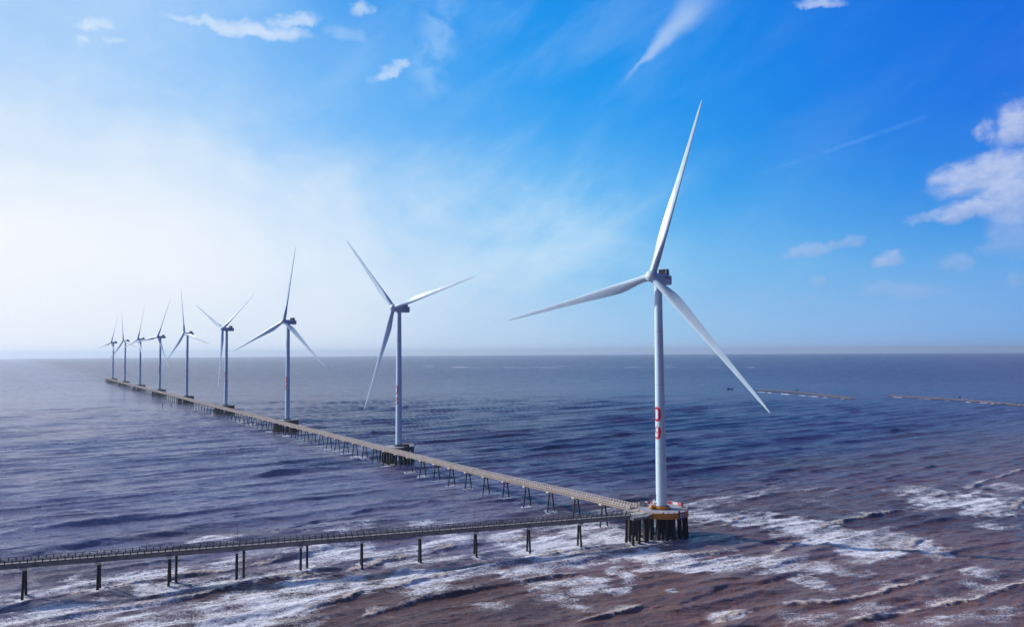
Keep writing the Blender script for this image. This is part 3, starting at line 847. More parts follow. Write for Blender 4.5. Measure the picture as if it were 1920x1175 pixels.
for dx_, dy_ in ((-16.8, -14), (-14.7, -17.4), (-12, -16), (-9.2, -14.4), (-6, -10.5), (-3, -10.8), (0, -11), (3.4, -10.5), (6.6, -8.6), (9.6, -5), (-15, -11), (-14.6, -7)):
    SPLASH.append((T1.x + dx_, T1.y + dy_, 2.6, 1.1))
for k in range(1, 5):
    p = T1 + STEP * k
    for j in range(14):
        t = 2 * math.pi * j / 14
        SPLASH.append((p.x + 11.2 * math.cos(t), p.y + 11.2 * math.sin(t), 2.4, 1.0))
sea = link('sea', make_sea())
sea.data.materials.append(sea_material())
sea['kind'] = 'structure'

# ------------------------------------------------------------------ digits as strokes
DIG = {
 '0': [[(-.5, .55), (-.42, .82), (-.22, .97), (0, 1), (.22, .97), (.42, .82), (.5, .55), (.5, -.55), (.42, -.82), (.22, -.97), (0, -1), (-.22, -.97), (-.42, -.82), (-.5, -.55), (-.5, .55)]],
 '1': [[(-.3, .62), (.08, 1), (.08, -1)]],
 '2': [[(-.48, .58), (-.38, .85), (-.12, 1), (.15, 1), (.4, .82), (.5, .5), (.38, .12), (-.5, -1), (.52, -1)]],
 '3': [[(-.48, .7), (-.25, .95), (.05, 1), (.35, .88), (.48, .58), (.38, .2), (0, .06), (.38, -.1), (.5, -.48), (.38, -.84), (.05, -1), (-.28, -.95), (-.5, -.66)]],
 '4': [[(.2, -1), (.2, 1), (-.52, -.42), (.52, -.42)]],
 '5': [[(.46, 1), (-.38, 1), (-.44, .12), (-.1, .26), (.25, .2), (.48, -.1), (.5, -.5), (.34, -.88), (0, -1), (-.3, -.95), (-.5, -.68)]],
 '6': [[(.42, .82), (.15, 1), (-.15, .97), (-.4, .7), (-.5, .1), (-.5, -.4), (-.38, -.82), (0, -1), (.38, -.84), (.5, -.42), (.38, -.02), (0, .14), (-.36, 0), (-.5, -.3)]],
 '7': [[(-.5, 1), (.5, 1), (.02, -1)]],
 '8': [[(0, .07), (-.36, .22), (-.46, .55), (-.3, .9), (0, 1), (.3, .9), (.46, .55), (.36, .22), (0, .07), (-.4, -.1), (-.52, -.5), (-.36, -.88), (0, -1), (.36, -.88), (.52, -.5), (.4, -.1), (0, .07)]],
 '9': [[(-.42, -.82), (-.15, -1), (.15, -.97), (.4, -.7), (.5, -.1), (.5, .4), (.38, .82), (0, 1), (-.38, .84), (-.5, .42), (-.38, .02), (0, -.14), (.36, 0), (.5, .3)]],
}
def strokes(ch, w, h, th):
    """quads of a stroked digit in its own plane: list of 4 (x, z) points"""
    out = []
    for line in DIG[ch]:
        pts = [Vector((x * w, y * h)) for x, y in line]
        fine = []
        for a, b in zip(pts, pts[1:]):
            k = max(1, int((b - a).length / (th * 0.6)))
            fine += [a.lerp(b, i / k) for i in range(k)]
        fine.append(pts[-1])
        L_, R_ = [], []
        for i, p in enumerate(fine):
            d = (fine[min(i + 1, len(fine) - 1)] - fine[max(i - 1, 0)]).normalized()
            nrm = Vector((-d.y, d.x))
            L_.append(p + nrm * th / 2); R_.append(p - nrm * th / 2)
        for i in range(len(fine) - 1):
            out.append((L_[i], L_[i + 1], R_[i + 1], R_[i]))
    return out

# ------------------------------------------------------------------ wind turbine meshes, built once
def tower_r(z):
    return 2.28 - (2.28 - 1.62) * max(0.0, z) / 93.3
def tower_meshes():
    b = MB()
    prof = [(2.32, 0.0), (2.32, 0.25)]
    for zz in np.linspace(0.26, 93.2, 40):
        prof.append((tower_r(zz), float(zz)))
    b.lathe(prof, 48)
    tw = b.mesh('tower', M['tower'], True)
    f = MB()
    f.lathe([(2.33, -0.02), (2.62, -0.02), (2.62, 0.22), (2.33, 0.22)], 40, ring=True)
    seams = []
    for zz in (24.0, 50.5, 73.0):
        g = MB()
        g.lathe([(tower_r(zz) + .003, zz - .1), (tower_r(zz) + .03, zz - .1), (tower_r(zz) + .03, zz + .1), (tower_r(zz) + .003, zz + .1)], 40, ring=True)
        seams.append(g.mesh('seam', M['seam']))
    return tw, f.mesh('flange', M['darksteel']), seams
TOWER, FLANGE, SEAMS = tower_meshes()
def door_mesh():
    d = MB()
    d.box((2.28, 0, 3.4), (0.06, 0.55, 1.25))
    d.box((2.33, 0, 4.85), (0.35, 0.75, 0.06))
    return d.mesh('door', M['darksteel'])
DOOR = door_mesh()
def digit_mesh(ch, zc):
    b = MB()
    for l0, l1, r1, r0 in strokes(ch, 2.6, 2.55, 1.15):
        K = 5
        rows = []
        for dr in (0.012, 0.035):
            for j in range(K + 1):
                for p in (l0.lerp(r0, j / K), l1.lerp(r1, j / K)):
                    zz = zc + p.y
                    rr_ = tower_r(zz) + dr
                    an = p.x / tower_r(zz)
                    rows.append((rr_ * math.cos(an), rr_ * math.sin(an), zz))
        o = 2 * (K + 1)
        fs_ = []
        for j in range(K):
            q = (2 * j, 2 * j + 1, 2 * j + 3, 2 * j + 2)
            fs_ += [q, tuple(o + k for k in q[::-1])]
        b.add(rows, fs_)
    return b.mesh('digit', M['red'])

def nacelle_meshes():
    """local: +Y towards the rotor (upwind), origin at the tower top centre on the shaft line"""
    b = MB()
    # rounded box body lofted along Y
    sec = []
    n = 28
    stations = [(3.3, 1.55, 1.65, .15), (2.9, 1.95, 2.0, .05), (1.5, 2.05, 2.1, 0), (-2.0, 2.1, 2.15, 0), (-8.4, 2.1, 2.1, 0), (-9.1, 2.05, 1.98, .06), (-9.3, 1.9, 1.8, .08)]
    vs_ = []
    for (yy, hw, hh_, dz) in stations:
        for k in range(n):
            t = 2 * math.pi * k / n
            c, s = math.cos(t), math.sin(t)
            e = 0.24
            vs_.append((hw * math.copysign(abs(c) ** e, c), yy, dz - 0.1 + hh_ * math.copysign(abs(s) ** e, s)))
    fs_ = []
    for i in range(len(stations) - 1):
        for k in range(n):
            k2 = (k + 1) % n
            fs_.append((i * n + k, i * n + k2, (i + 1) * n + k2, (i + 1) * n + k))
    fs_ += [tuple(range(n)), tuple((len(stations) - 1) * n + k for k in range(n - 1, -1, -1))]
    b.add(vs_, fs_)
    b.lathe([(1.9, -2.75), (1.9, -2.1)], 32)                  # yaw collar over the tower
    body = b.mesh('nacelle', M['nacelle'], True)
    # cooler on the roof: white frame, dark grilles, raked rear fin
    c = MB()
    z0, z1 = 2.06, 4.25
    for (x_, y_) in ((-1.75, -4.2), (1.75, -4.2), (-1.75, -6.0), (1.75, -6.0)):
        c.box((x_, y_, (z0 + z1) / 2), (.09, .09, (z1 - z0) / 2))
    c.box((0, -5.3, z1 + .09), (1.9, 1.35, .09))
    for x_ in (-1.8, 1.8):
        c.add([(x_ - .07, -6.25, z0), (x_ + .07, -6.25, z0), (x_ + .07, -7.45, z0), (x_ - .07, -7.45, z0),
               (x_ - .07, -6.25, z1), (x_ + .07, -6.25, z1), (x_ + .07, -6.75, z1 + .35), (x_ - .07, -6.75, z1 + .35)],
              [(0, 3, 2, 1), (4, 5, 6, 7), (0, 1, 5, 4), (1, 2, 6, 5), (2, 3, 7, 6), (3, 0, 4, 7)])
    c.box((0, -6.5, z1 - .4), (1.72, .1, .35))
    c.tube((0.9, -6.6, z1 + .2), (0.9, -6.6, z1 + 1.7), .04, n=6)
    c.tube((-0.9, -6.6, z1 + .2), (-0.9, -6.6, z1 + 1.4), .04, n=6)
    frame = c.mesh('cooler_frame', M['nacelle'])
    g = MB()
    g.box((0, -5.1, (z0 + z1) / 2), (1.68, .82, (z1 - z0) / 2 - .04))
    for k in range(6):
        g.box((0, -5.1, z0 + .3 + k * .33), (1.74, .87, .035))
    g.box((0, -6.9, z0 + .55), (1.6, .3, .5))
    grille = g.mesh('cooler_grille', M['grille'])
    # lettering band on each flank (worn, unreadable strokes)
    let = []
    for sx in (-1, 1):
        l = MB()
        rr = random.Random(3)
        yy = -2.6
        for k in range(9):
            wd = rr.uniform(.26, .42)
            hh_ = .42 if k else .55
            x_ = sx * 2.125
            for s_ in range(2):
                yc = yy - s_ * wd * .7
                l.box((x_, yc, .62), (.02, .06, hh_ * rr.uniform(.6, 1)))
            l.box((x_ + sx * .004, yy - wd * .35, .62 + rr.choice((-.3, 0, .3))), (.02, wd * .35, .07))
            yy -= .58
        let.append(l.mesh('lettering', M['wine']))
    return body, frame, grille, let
NAC, COOL, GRIL, LETT = nacelle_meshes()
def hub_mesh():
    """axis along +Y, centred on the blade roots"""
    b = MB()
    ax = (Vector((1, 0, 0)), Vector((0, 0, -1)), Vector((0, 1, 0)))
    b.lathe([(1.9, -2.3), (2.25, -2.1), (2.42, -1.4), (2.5, -.4), (2.5, .5), (2.36, 1.25), (2.0, 1.85), (1.5, 2.25), (.92, 2.46), (.9, 2.44)], 36, ax)
    for k in range(3):
        t = 2 * math.pi * k / 3
        d = Vector((math.sin(t), 0, math.cos(t)))
        b.tube(d * 1.6, d * 2.75, 1.72, 1.58, 28)
    h = b.mesh('hub', M['blade'], True)
    c = MB()
    c.lathe([(.9, 2.40), (.86, 2.56), (.5, 2.66), (.01, 2.68)], 24, ax)
    return h, c.mesh('nose_cap', M['white'], True)
HUB, CAP = hub_mesh()
def blade_mesh(bend=1.1):
    """root at z = 2.3, tip at z = 75; -X leading edge, +Y upwind"""
    n = 28
    st = [  # r, chord, thickness/chord, twist, circle blend
        (2.3, 3.05, 1.0, 14, 1), (4.5, 3.05, 1.0, 14, 1), (7, 3.25, .86, 14, .75), (10, 3.75, .62, 13.5, .35), (13, 4.25, .47, 12.5, .1),
        (16, 4.48, .38, 11, 0), (20, 4.35, .32, 9, 0), (26, 3.85, .27, 6.6, 0), (33, 3.25, .24, 4.4, 0), (41, 2.65, .21, 2.6, 0),
        (49, 2.15, .20, 1.2, 0), (57, 1.72, .19, .3, 0), (64, 1.35, .18, -.5, 0), (69, 1.05, .18, -1, 0), (72.5, .72, .18, -1.2, 0), (74.3, .42, .18, -1.2, 0), (75, .12, .2, -1.2, 0)]
    vs_ = []
    for (r_, ch, tc_, tw, cb) in st:
        a = R(tw + 2.0)
        for k in range(n):
            t = 2 * math.pi * k / n
            xc = (1 - math.cos(t)) / 2                       # 0 leading .. 1 trailing
            yt = 5 * tc_ * (.2969 * math.sqrt(xc) - .126 * xc - .3516 * xc ** 2 + .2843 * xc ** 3 - .1036 * xc ** 4)
            yt += 0.012 * xc
            sg = 1 if math.sin(t) >= 0 else -1
            cam_ = .10 * tc_ * math.sin(math.pi * xc)
            ax_ = (.32 - xc) * ch; ay_ = (-sg * yt - cam_) * ch
            cx_ = .5 * math.cos(t) * ch; cy_ = -.5 * math.sin(t) * ch
            x_ = cx_ * cb + ax_ * (1 - cb); y_ = cy_ * cb + ay_ * (1 - cb)
            X = x_ * math.cos(a) - y_ * math.sin(a); Y = x_ * math.sin(a) + y_ * math.cos(a)
            pre = bend * (r_ / 75.0) ** 1.8
            vs_.append((-X, Y + pre, r_))
    fs_ = []
    for i in range(len(st) - 1):
        for k in range(n):
            k2 = (k + 1) % n
            fs_.append((i * n + k, i * n + k2, (i + 1) * n + k2, (i + 1) * n + k))
    fs_ += [tuple(range(n - 1, -1, -1)), tuple((len(st) - 1) * n + k for k in range(n))]
    b = MB(); b.add(vs_, fs_)
    return b.mesh('blade', M['blade'], True)
BLADE = blade_mesh()
BLADE_NEAR = blade_mesh(3.0)

PSI = [37.5, 33.9, 29.7, 36.6, 35.1, 31.4, 43.5, 31.1, 37.1]
PHASE = [17.1, -44.1, 6.9, 56.8, -16.3, 22.4, 15.2, -14.3, 17.1]
TLABEL = [
 'nearest and largest white wind turbine, red 09 on its tower, above the orange ringed platform',
 'second nearest white wind turbine, red 08 on its tower, one blade pointing up left',
 'third nearest white wind turbine, one blade almost straight up, red 07 on its tower',
 'fourth nearest white wind turbine in the row with one blade hanging almost straight down',
 'fifth nearest white wind turbine in the row with its top blade leaning slightly left',
 'fourth smallest wind turbine, sixth along the jetty, with its top blade leaning right',
 'third smallest hazy wind turbine, its left blade overlapping the neighbour to its left',
 'second smallest hazy wind turbine, next to the far end of the jetty, top blade upright',
 'smallest and farthest hazy wind turbine, at the far left end of the jetty',
]
def tilt_axis(psi, tilt):
    a = Vector((-math.sin(psi) * math.cos(tilt), -math.cos(psi) * math.cos(tilt), math.sin(tilt)))
    h = Vector((math.cos(psi), -math.sin(psi), 0))
    v = a.cross(h)
    return a, h, v
def basis(x, y, z, o):
    mm = Matrix.Identity(4)
    for i in range(3):
        mm[i][0], mm[i][1], mm[i][2], mm[i][3] = x[i], y[i], z[i], o[i]
    return mm
def make_turbine(i):
    p = T1 + STEP * i
    root = empty('wind_turbine', (p.x, p.y, BASE_Z + curve(p.x, p.y)), TLABEL[i], 'wind turbine', 'white wind turbines along the jetty')
    face = math.atan2(NN.y, NN.x)
    tw = link('tower', TOWER, root)
    link('flange', FLANGE, tw)
    for sm in SEAMS:
        link('seam', sm, tw)
    link('door', DOOR, tw, mat=Matrix.Rotation(R(172), 4, 'Z'))
    num = '0%d' % (9 - i)
    for ch, zc in zip(num, (38.3, 30.7)):
        link('digit', digit_mesh(ch, zc), tw, mat=Matrix.Rotation(face, 4, 'Z'))
    psi = R(PSI[i])
    a, h, v = tilt_axis(psi, R(5.5))
    top = Vector((0, 0, HUB_H))
    ah, hh_, vh = tilt_axis(psi, R(1.0))
    nc = link('nacelle', NAC, root, mat=basis(-hh_, ah, vh, top))
    cf = link('cooler', COOL, nc)
    cf.name = 'cooler'
    link('cooler_grille', GRIL, nc)
    for lt in LETT:
        link('lettering', lt, nc)
    hp = top + a * 5.7
    t = R(PHASE[i])
    hb = link('hub', HUB, root, mat=basis(v * math.sin(t) - h * math.cos(t), a, v * math.cos(t) + h * math.sin(t), hp))
    link('nose_cap', CAP, hb)
    for k in range(3):
        t = R(PHASE[i] + 120 * k)
        rad_ = v * math.cos(t) + h * math.sin(t)
        tan_ = h * math.cos(t) - v * math.sin(t)
        link('blade', BLADE_NEAR if i == 0 else BLADE, root, mat=basis(-tan_, a, rad_, hp))
    return root
for i in range(9):
    make_turbine(i)

# ------------------------------------------------------------------ turbine platforms
def ring_pts(r_, n=32):
    return [(r_ * math.cos(2 * math.pi * k / n), r_ * math.sin(2 * math.pi * k / n)) for k in range(n)]
PLABEL = [
 'round pile platform with orange rim and blue 09 board under the nearest turbine',
 'dark round pile platform under the second nearest turbine, behind the jetty walkway',
 'dark round pile platform under the third nearest turbine',
 'dark round pile platform under the fourth nearest turbine',
 'dark round pile platform under the fifth nearest turbine',
 'dark pile platform under the sixth turbine along the jetty',
 'dark pile platform under the third farthest turbine',
 'small hazy pile platform under the second farthest turbine',
 'smallest hazy pile platform under the farthest turbine at the jetty end',
]
PM = {}
def plat_mesh(key, fn):
    if key not in PM:
        PM[key] = fn()
    return PM[key]
RP = 10.9
def deck_m():
    b = MB(); b.lathe([(.5, 8.9), (RP - .204, 8.9), (RP - .204, 10.95), (.5, 10.95)], 48)
    return b.mesh('deck', M['deckplate'])
def fascia_m(mt):
    b = MB()
    n = 48
    b.lathe([(RP - .2, 8.75), (RP, 8.75), (RP, 11.12), (RP - .2, 11.12)], n, ring=True)
    b.lathe([(RP + .002, 9.1), (RP + .09, 9.1), (RP + .09, 9.3), (RP + .002, 9.3)], n, ring=True)
    b.lathe([(RP + .002, 10.75), (RP + .09, 10.75), (RP + .09, 10.95), (RP + .002, 10.95)], n, ring=True)
    return b.mesh('rim', mt)
def collar_m(mt):
    b = MB()
    b.lathe([(2.4, 10.955), (3.45, 10.955), (3.45, 12.0), (3.25, 12.07), (2.4, 12.07)], 40, ring=True)
    for k in range(24):
        t = 2 * math.pi * k / 24
        b.tube((2.95 * math.cos(t), 2.95 * math.sin(t), 12.05), (2.95 * math.cos(t), 2.95 * math.sin(t), 12.3), .07, n=6)
    return b.mesh('collar', mt, True)
def pile_m(lean=0.0):
    b = MB()
    b.tube((0, 0, 8.9), (lean, 0, -6), .55, .55, 14)
    b.lathe([(.57, -.6), (.64, -.2), (.66, .5), (.57, 1.3)], 14, o=(lean * .57, 0, 0))
    return b.mesh('pile', M['pile'], True)
def railing_ring(skip):
    b = MB()
    rr_ = RP - .35
    n = 36
    P_ = [(rr_ * math.cos(2 * math.pi * k / n), rr_ * math.sin(2 * math.pi * k / n)) for k in range(n)]
    for k in range(n):
        if skip(360 * k / n): continue
        x_, y_ = P_[k]
        b.tube((x_, y_, 10.95), (x_, y_, 12.1), .05, n=6)
        if skip(360 * ((k + 1) % n) / n): continue
        x2, y2 = P_[(k + 1) % n]
        for zz in (11.5, 12.08):
            b.tube((x_, y_, zz), (x2, y2, zz), .045, n=6)
    return b.mesh('railing', M['white'])
def panel(parent, a0, a1, z0, z1, mt, r_=None, name='railing_panel'):
    b = MB()
    r_ = r_ or RP - .35
    n = max(2, int((a1 - a0) / 5))
    vs_ = []
    for k in range(n + 1):
        t = R(a0 + (a1 - a0) * k / n)
        for rr_ in (r_ - .05, r_ + .05):
            for zz in (z0, z1):
                vs_.append((rr_ * math.cos(t), rr_ * math.sin(t), zz))
    fs_ = []
    for k in range(n):
        o = k * 4
        for a_, b_ in ((0, 1), (1, 3), (3, 2), (2, 0)):
            fs_.append((o + a_, o + b_, o + 4 + b_, o + 4 + a_))
    fs_ += [(0, 1, 3, 2), (n * 4, n * 4 + 2, n * 4 + 3, n * 4 + 1)]
    b.add(vs_, fs_)
    return link(name, b.mesh(name, mt), parent)
def make_platform(i):
    p = T1 + STEP * i
    root = empty('turbine_platform', (p.x, p.y, curve(p.x, p.y)), PLABEL[i], 'platform', 'round pile platforms under the turbines')
    first = i == 0
    link('deck', plat_mesh('deck', deck_m), root)
    link('rim', plat_mesh('rim' + str(first), lambda: fascia_m(M['orange'] if first else M['rust'] if i == 1 else M['darksteel'])) if i != 1 else fascia_m(M['darksteel']), root)
    link('collar', plat_mesh('collar' + str(first), lambda: collar_m(M['orange'] if first else M['darksteel'])), root)
    na = math.degrees(math.atan2(NN.y, NN.x)) % 360
    # piles
    ring = [(10.1, 20, 0, .5), (7.2, 10, 9, .25), (3.8, 5, 20, 0)]
    k_ = 0
    for (r_, cnt, off, lean) in ring:
        for k in range(cnt):
            t = R(360 * k / cnt + off)
            link('pile', plat_mesh('pile%g' % lean, lambda: pile_m(lean)), root,
                 mat=Matrix.Translation((r_ * math.cos(t), r_ * math.sin(t), 0)) @ Matrix.Rotation(t, 4, 'Z'))
    if i < 7:
        link('railing', railing_ring((lambda d: 150 < d < 260) if first else (lambda d: abs((d - na + 180) % 360 - 180) < 42)), root)
    if first:
        for a0, a1, mt in ((66, 78, 'white'), (54, 64.5, 'red'), (39, 52.5, 'white'), (27, 37.5, 'red'), (15, 25.5, 'white'), (100, 112, 'red'), (118, 128, 'white')):
            panel(root, a0, a1, 11.05, 12.05, M[mt])
        for a0, a1, z1, mt in ((-88, -84, 11.7, 'white'), (-75, -72, 11.55, 'white'), (-63, -58, 11.9, 'red'), (-56, -53, 11.7, 'white'), (-100, -96, 11.6, 'red'), (-46, -43, 12.0, 'white'), (-30, -27, 12.0, 'white')):
            panel(root, a0, a1, 11.13, z1, M[mt], RP - .1)
        # number board
        bd = MB()
        ta = R(-53.5)
        ax = (Vector((math.cos(ta), math.sin(ta), 0)), Vector((-math.sin(ta), math.cos(ta), 0)), Vector((0, 0, 1)))
        c0 = ax[0] * (RP + .16) + Vector((0, 0, 9.95))
        bd.box(c0, (.04, 1.45, 1.32), ax)
        nb_ = link('number_board', bd.mesh('number_board', M['blueboard']), root)
        for ch, off in (('0', -.62), ('9', .62)):
            d = MB()
            for quad in strokes(ch, .72, .85, .26):
                pts = [c0 + ax[0] * (.05 + dd) + ax[1] * (off + q.x) + ax[2] * q.y for dd in (0, .02) for q in quad]
                d.add(pts, [(0, 1, 2, 3), (7, 6, 5, 4), (0, 4, 5, 1), (1, 5, 6, 2), (2, 6, 7, 3), (3, 7, 4, 0)])
            link('digit', d.mesh('digit', M['white']), nb_)
        # stair up to the tower door
        s = MB()
        for k in range(7):
            s.box((-5.0 + k * .38, 1.0, 11.15 + k * .36), (.2, .55, .04))
        for yy in (.42, 1.58):
            s.beam((-5.3, yy, 10.95), (-2.5, yy, 13.6), .08, .22)
            s.tube((-5.2, yy, 12.0), (-2.6, yy, 14.6), .05, n=6)
            for k in range(4):
                s.tube((-5.1 + k * .8, yy, 11.2 + k * .76), (-5.1 + k * .8, yy, 12.1 + k * .8), .04, n=6)
        s.box((-2.85, .5, 13.62), (.55, 1.1, .05))
        link('stair', s.mesh('stair', M['white']), root)
    # landing between ring and walkway
    if first:
        poly = [(-17.6, -13.4), (-14.7, -17.9), (-8.6, -14.2), (-5.2, -9.2), (-8.0, -6.6), (-10.0, -2.0), (-10.4, 4.0), (-8.2, 8.8), (-12.0, 6.6), (-15.2, -4.2)]
    else:
        q = lambda a_, n_: ((U * a_ + NN * n_).x, (U * a_ + NN * n_).y)
        poly = [q(-7, 8.6), q(-7, 12.0), q(7, 12.0), q(7, 8.6), q(4, 10.0), q(0, 10.8), q(-4, 10.0)]
    b = MB(); b.prism(poly, 9.95, 10.9)
    link('landing', b.mesh('landing', M['greyconc']), root)
    if first:
        sp_ = [(-16.8, -13.6), (-14.7, -17.0), (-12.0, -15.4), (-9.2, -13.8), (-15.0, -11.0), (-12.2, -11.4), (-8.0, -11.2), (-14.6, -7.0), (-11.4, -7.6), (-13.4, -2.4), (-11.5, -1.5), (-12.4, 3.4), (-10.6, 5.6)]
    else:
        sp_ = [((U * a_ + NN * 11.3).x, (U * a_ + NN * 11.3).y) for a_ in (-6, -2, 2, 6)]
    for (x_, y_) in sp_:
        t = math.atan2(y_, x_)
        o = link('pile', plat_mesh('pile0.5', lambda: pile_m(.5)), root, mat=Matrix.Translation((x_, y_, 1.05)) @ Matrix.Rotation(t, 4, 'Z'))
    if first:
        b = MB()
        pp = poly + [poly[0]]
        for k in (0, 1, 2, 7, 8, 9):
            if k == 0: continue
            a_, c_ = Vector((*pp[k], 10.9)), Vector((*pp[k + 1], 10.9))
            cnt = max(2, int((c_ - a_).length / 1.3))
            for j in range(cnt + 1):
                e = a_.lerp(c_, j / cnt)
                b.tube(e, e + Vector((0, 0, 1.2)), .07, n=6)
            for zz in (.6, 1.18):
                b.tube(a_ + Vector((0, 0, zz)), c_ + Vector((0, 0, zz)), .06, n=6)
        link('landing_railing', b.mesh('landing_railing', M['white']), root)
    return root
for i in range(9):
    make_platform(i)

# ------------------------------------------------------------------ row walkway (long trestle jetty)
def walkway_meshes(path_fn, a0, a1, step, top, half, depth, post_gap, rail_mat, deck_mat, parent, post_w, rail_h=1.2):
    aa = list(np.arange(a0, a1, step)) + [a1]
    path = [path_fn(float(a), top) for a in aa]
    d = MB()
    d.sweep(path, [(-half, 0), (half, 0), (half, -.35), (half - .35, -.40), (half - .35, -depth), (half - .95, -depth), (half - .95, -.45), (-half + .95, -.45), (-half + .95, -depth), (-half + .35, -depth), (-half + .35, -.40), (-half, -.35)])
    link('deck', d.mesh('deck', deck_mat), parent)
    for s in (-1, 1):
        r_ = MB()
        e = half - .15
        r_.sweep(path, [(s * e - .1, .004), (s * e + .1, .004), (s * e + .1, .18), (s * e - .1, .18)])
        for zz, hh_ in ((rail_h * .58, .06), (rail_h, .075)):
            r_.sweep(path, [(s * e - .07, zz - hh_), (s * e + .07, zz - hh_), (s * e + .07, zz + hh_), (s * e - .07, zz + hh_)])
        a = a0 + .2
        while a < a1:
            p = path_fn(a, top); q = path_fn(a + .5, top)
            dd = (q - p); dd.z = 0; dd.normalize()
            sd = Vector((dd.y, -dd.x, 0))
            r_.box(p + sd * (s * e) + Vector((0, 0, rail_h / 2 + .05)), (post_w, post_w, rail_h / 2 - .045), (dd, sd, Vector((0, 0, 1))))
            a += post_gap
        link('railing', r_.mesh('railing', rail_mat), parent)
jetty = empty('trestle_jetty', row_pt(8), 'long pale trestle jetty running past all the turbines to the horizon', 'jetty')
jo = jetty.location.copy()
walkway_meshes(lambda a, z: row_pt(a, z) - jo, 7.5, 2085.0, 9.16, 11.15, 2.1, 1.25, 1.75, M['concrete'], M['jettydeck'], jetty, .17)
def cap_m():
    b = MB()
    b.add([(-.75, -2.35, 9.9), (.75, -2.35, 9.9), (.75, 2.35, 9.9), (-.75, 2.35, 9.9), (-.6, -1.6, 8.9), (.6, -1.6, 8.9), (.6, 1.6, 8.9), (-.6, 1.6, 8.9), (-.75, -2.35, 9.45), (.75, -2.35, 9.45), (.75, 2.35, 9.45), (-.75, 2.35, 9.45)],
          [(0, 1, 2, 3), (7, 6, 5, 4), (0, 8, 9, 1), (1, 9, 10, 2), (2, 10, 11, 3), (3, 11, 8, 0), (8, 4, 5, 9), (9, 5, 6, 10), (10, 6, 7, 11), (11, 7, 4, 8)])
    return b.mesh('pier_cap', M['cap'])
def leg_m(s, top=.9, bot=2.2, r_=.36):
    b = MB()
    b.tube((0, s * top, 8.95), (0, s * (top + (bot - top) * 15 / 9), -6), r_, r_, 12)
    return b.mesh('pile', M['pile'], True)
CAPM = cap_m(); LEGS = [leg_m(-1), leg_m(1)]
def bent_m():
    b = MB()
    b.box((0, 0, 9.4), (.7, 2.2, .5))
    for s in (-1, 1):
        b.tube((0, s * .9, 8.95), (0, s * 3.0, -6), .36, .36, 8)
    return b
BENT = bent_m().mesh('pier', M['pile'])
def along_mat(p, dd):
    dd = dd.copy(); dd.z = 0; dd.normalize()
    sd = Vector((-dd.y, dd.x, 0))
    return basis(dd, sd, Vector((0, 0, 1)), p)
stuffb = MB()
for k, a in enumerate(ROW_PIERS):
    p = row_pt(a); dd = row_pt(a + 1) - p
    mm = along_mat(p - jo, dd)
    if k < 50:
        cp = link('pier', CAPM, jetty, mat=mm)
        for s in (0, 1):
            link('pile', LEGS[s], cp)
    elif k < 99:
        link('pier', BENT, jetty, mat=mm)
    else:
        bb = bent_m()
        stuffb.add([mm @ Vector(v) for v in bb.v], bb.f)
so = link('far_piers', stuffb.mesh('far_piers', M['pile']), jetty)
so['kind'] = 'stuff'

# ------------------------------------------------------------------ near bridge
bridge = empty('approach_bridge', NB0, 'dark grey footbridge on piers crossing the foreground surf to the nearest turbine', 'bridge')
walkway_meshes(lambda a, z: NBD * a + Vector((0, 0, z)), 0.0, 285.0, 21.1, 11.25, 2.0, 1.5, 2.1, M['bridgerail'], M['bridgeconc'], bridge, .12, 1.3)
NLEG = [leg_m(-1, .75, 1.9, .42), leg_m(1, .75, 1.9, .42)]
for a in NEAR_PIERS:
    cp = link('pier', CAPM, bridge, mat=along_mat(NBD * a, NBD))
    for s in (0, 1):
        link('pile', NLEG[s], cp)

# ------------------------------------------------------------------ small things
def pole_m():
    b = MB()
    b.tube((0, 0, 0), (0, 0, 7.2), .075, .045, 8)
    b.box((0, 0, .03), (.22, .22, .03))
    b.tube((0, 0, 7.15), (.5, 0, 7.35), .04, .035, 6)
    b.box((.62, 0, 7.36), (.22, .08, .04))
    return b.mesh('light_pole', M['darksteel'])
POLE = pole_m()
for a, lb in ((21.1 * 7 + .4, 'thin dark light pole on the footbridge, leftmost of the three'),
              (21.1 * 5 + .4, 'thin dark light pole on the footbridge, middle of the three'),
              (21.1 * 3 + .4, 'thin dark light pole on the footbridge, rightmost and closest to the turbine')):
    p = NB0 + NBD * a - NBN * 1.62
    o = link('light_pole', POLE, None, mat=basis(NBN, -NBD, Vector((0, 0, 1)), (p.x, p.y, 11.26)))
    tag(o, lb, 'light pole', 'light poles on the footbridge')
def free_pile_m(h, r_):
    b = MB()
    b.tube((0, 0, -6), (0, 0, h), r_, r_, 14)
    b.lathe([(r_ + .004, h - .5), (r_ + .05, h - .5), (r_ + .05, h - .1), (r_ + .004, h - .1)], 14, ring=True)
    return b.mesh('steel_pile', M['pile'], True)
FP = free_pile_m(9.6, .42)
for (x_, y_), lb in (((-113.4, 255.1), 'free standing dark pile in the foam beside the footbridge, leftmost of three'),
                     ((-93.2, 262.0), 'free standing dark pile in the foam beside the footbridge, middle of three'),
                     ((-73.6, 270.4), 'free standing dark pile in the foam beside the footbridge, rightmost of three')):
    tag(link('steel_pile', FP, None, loc=(x_, y_, 0)), lb, 'pile', 'free standing piles beside the footbridge')
MP = free_pile_m(5.2, .45)
for (x_, y_), lb in (((-503.8, 1080), 'left one of two short dark posts in open water left of the jetty'),
                     ((-496.0, 1090), 'right one of two short dark posts in open water left of the jetty')):
    tag(link('mooring_post', MP, None, loc=(x_, y_, curve(x_, y_))), lb, 'post', 'two posts in open water')

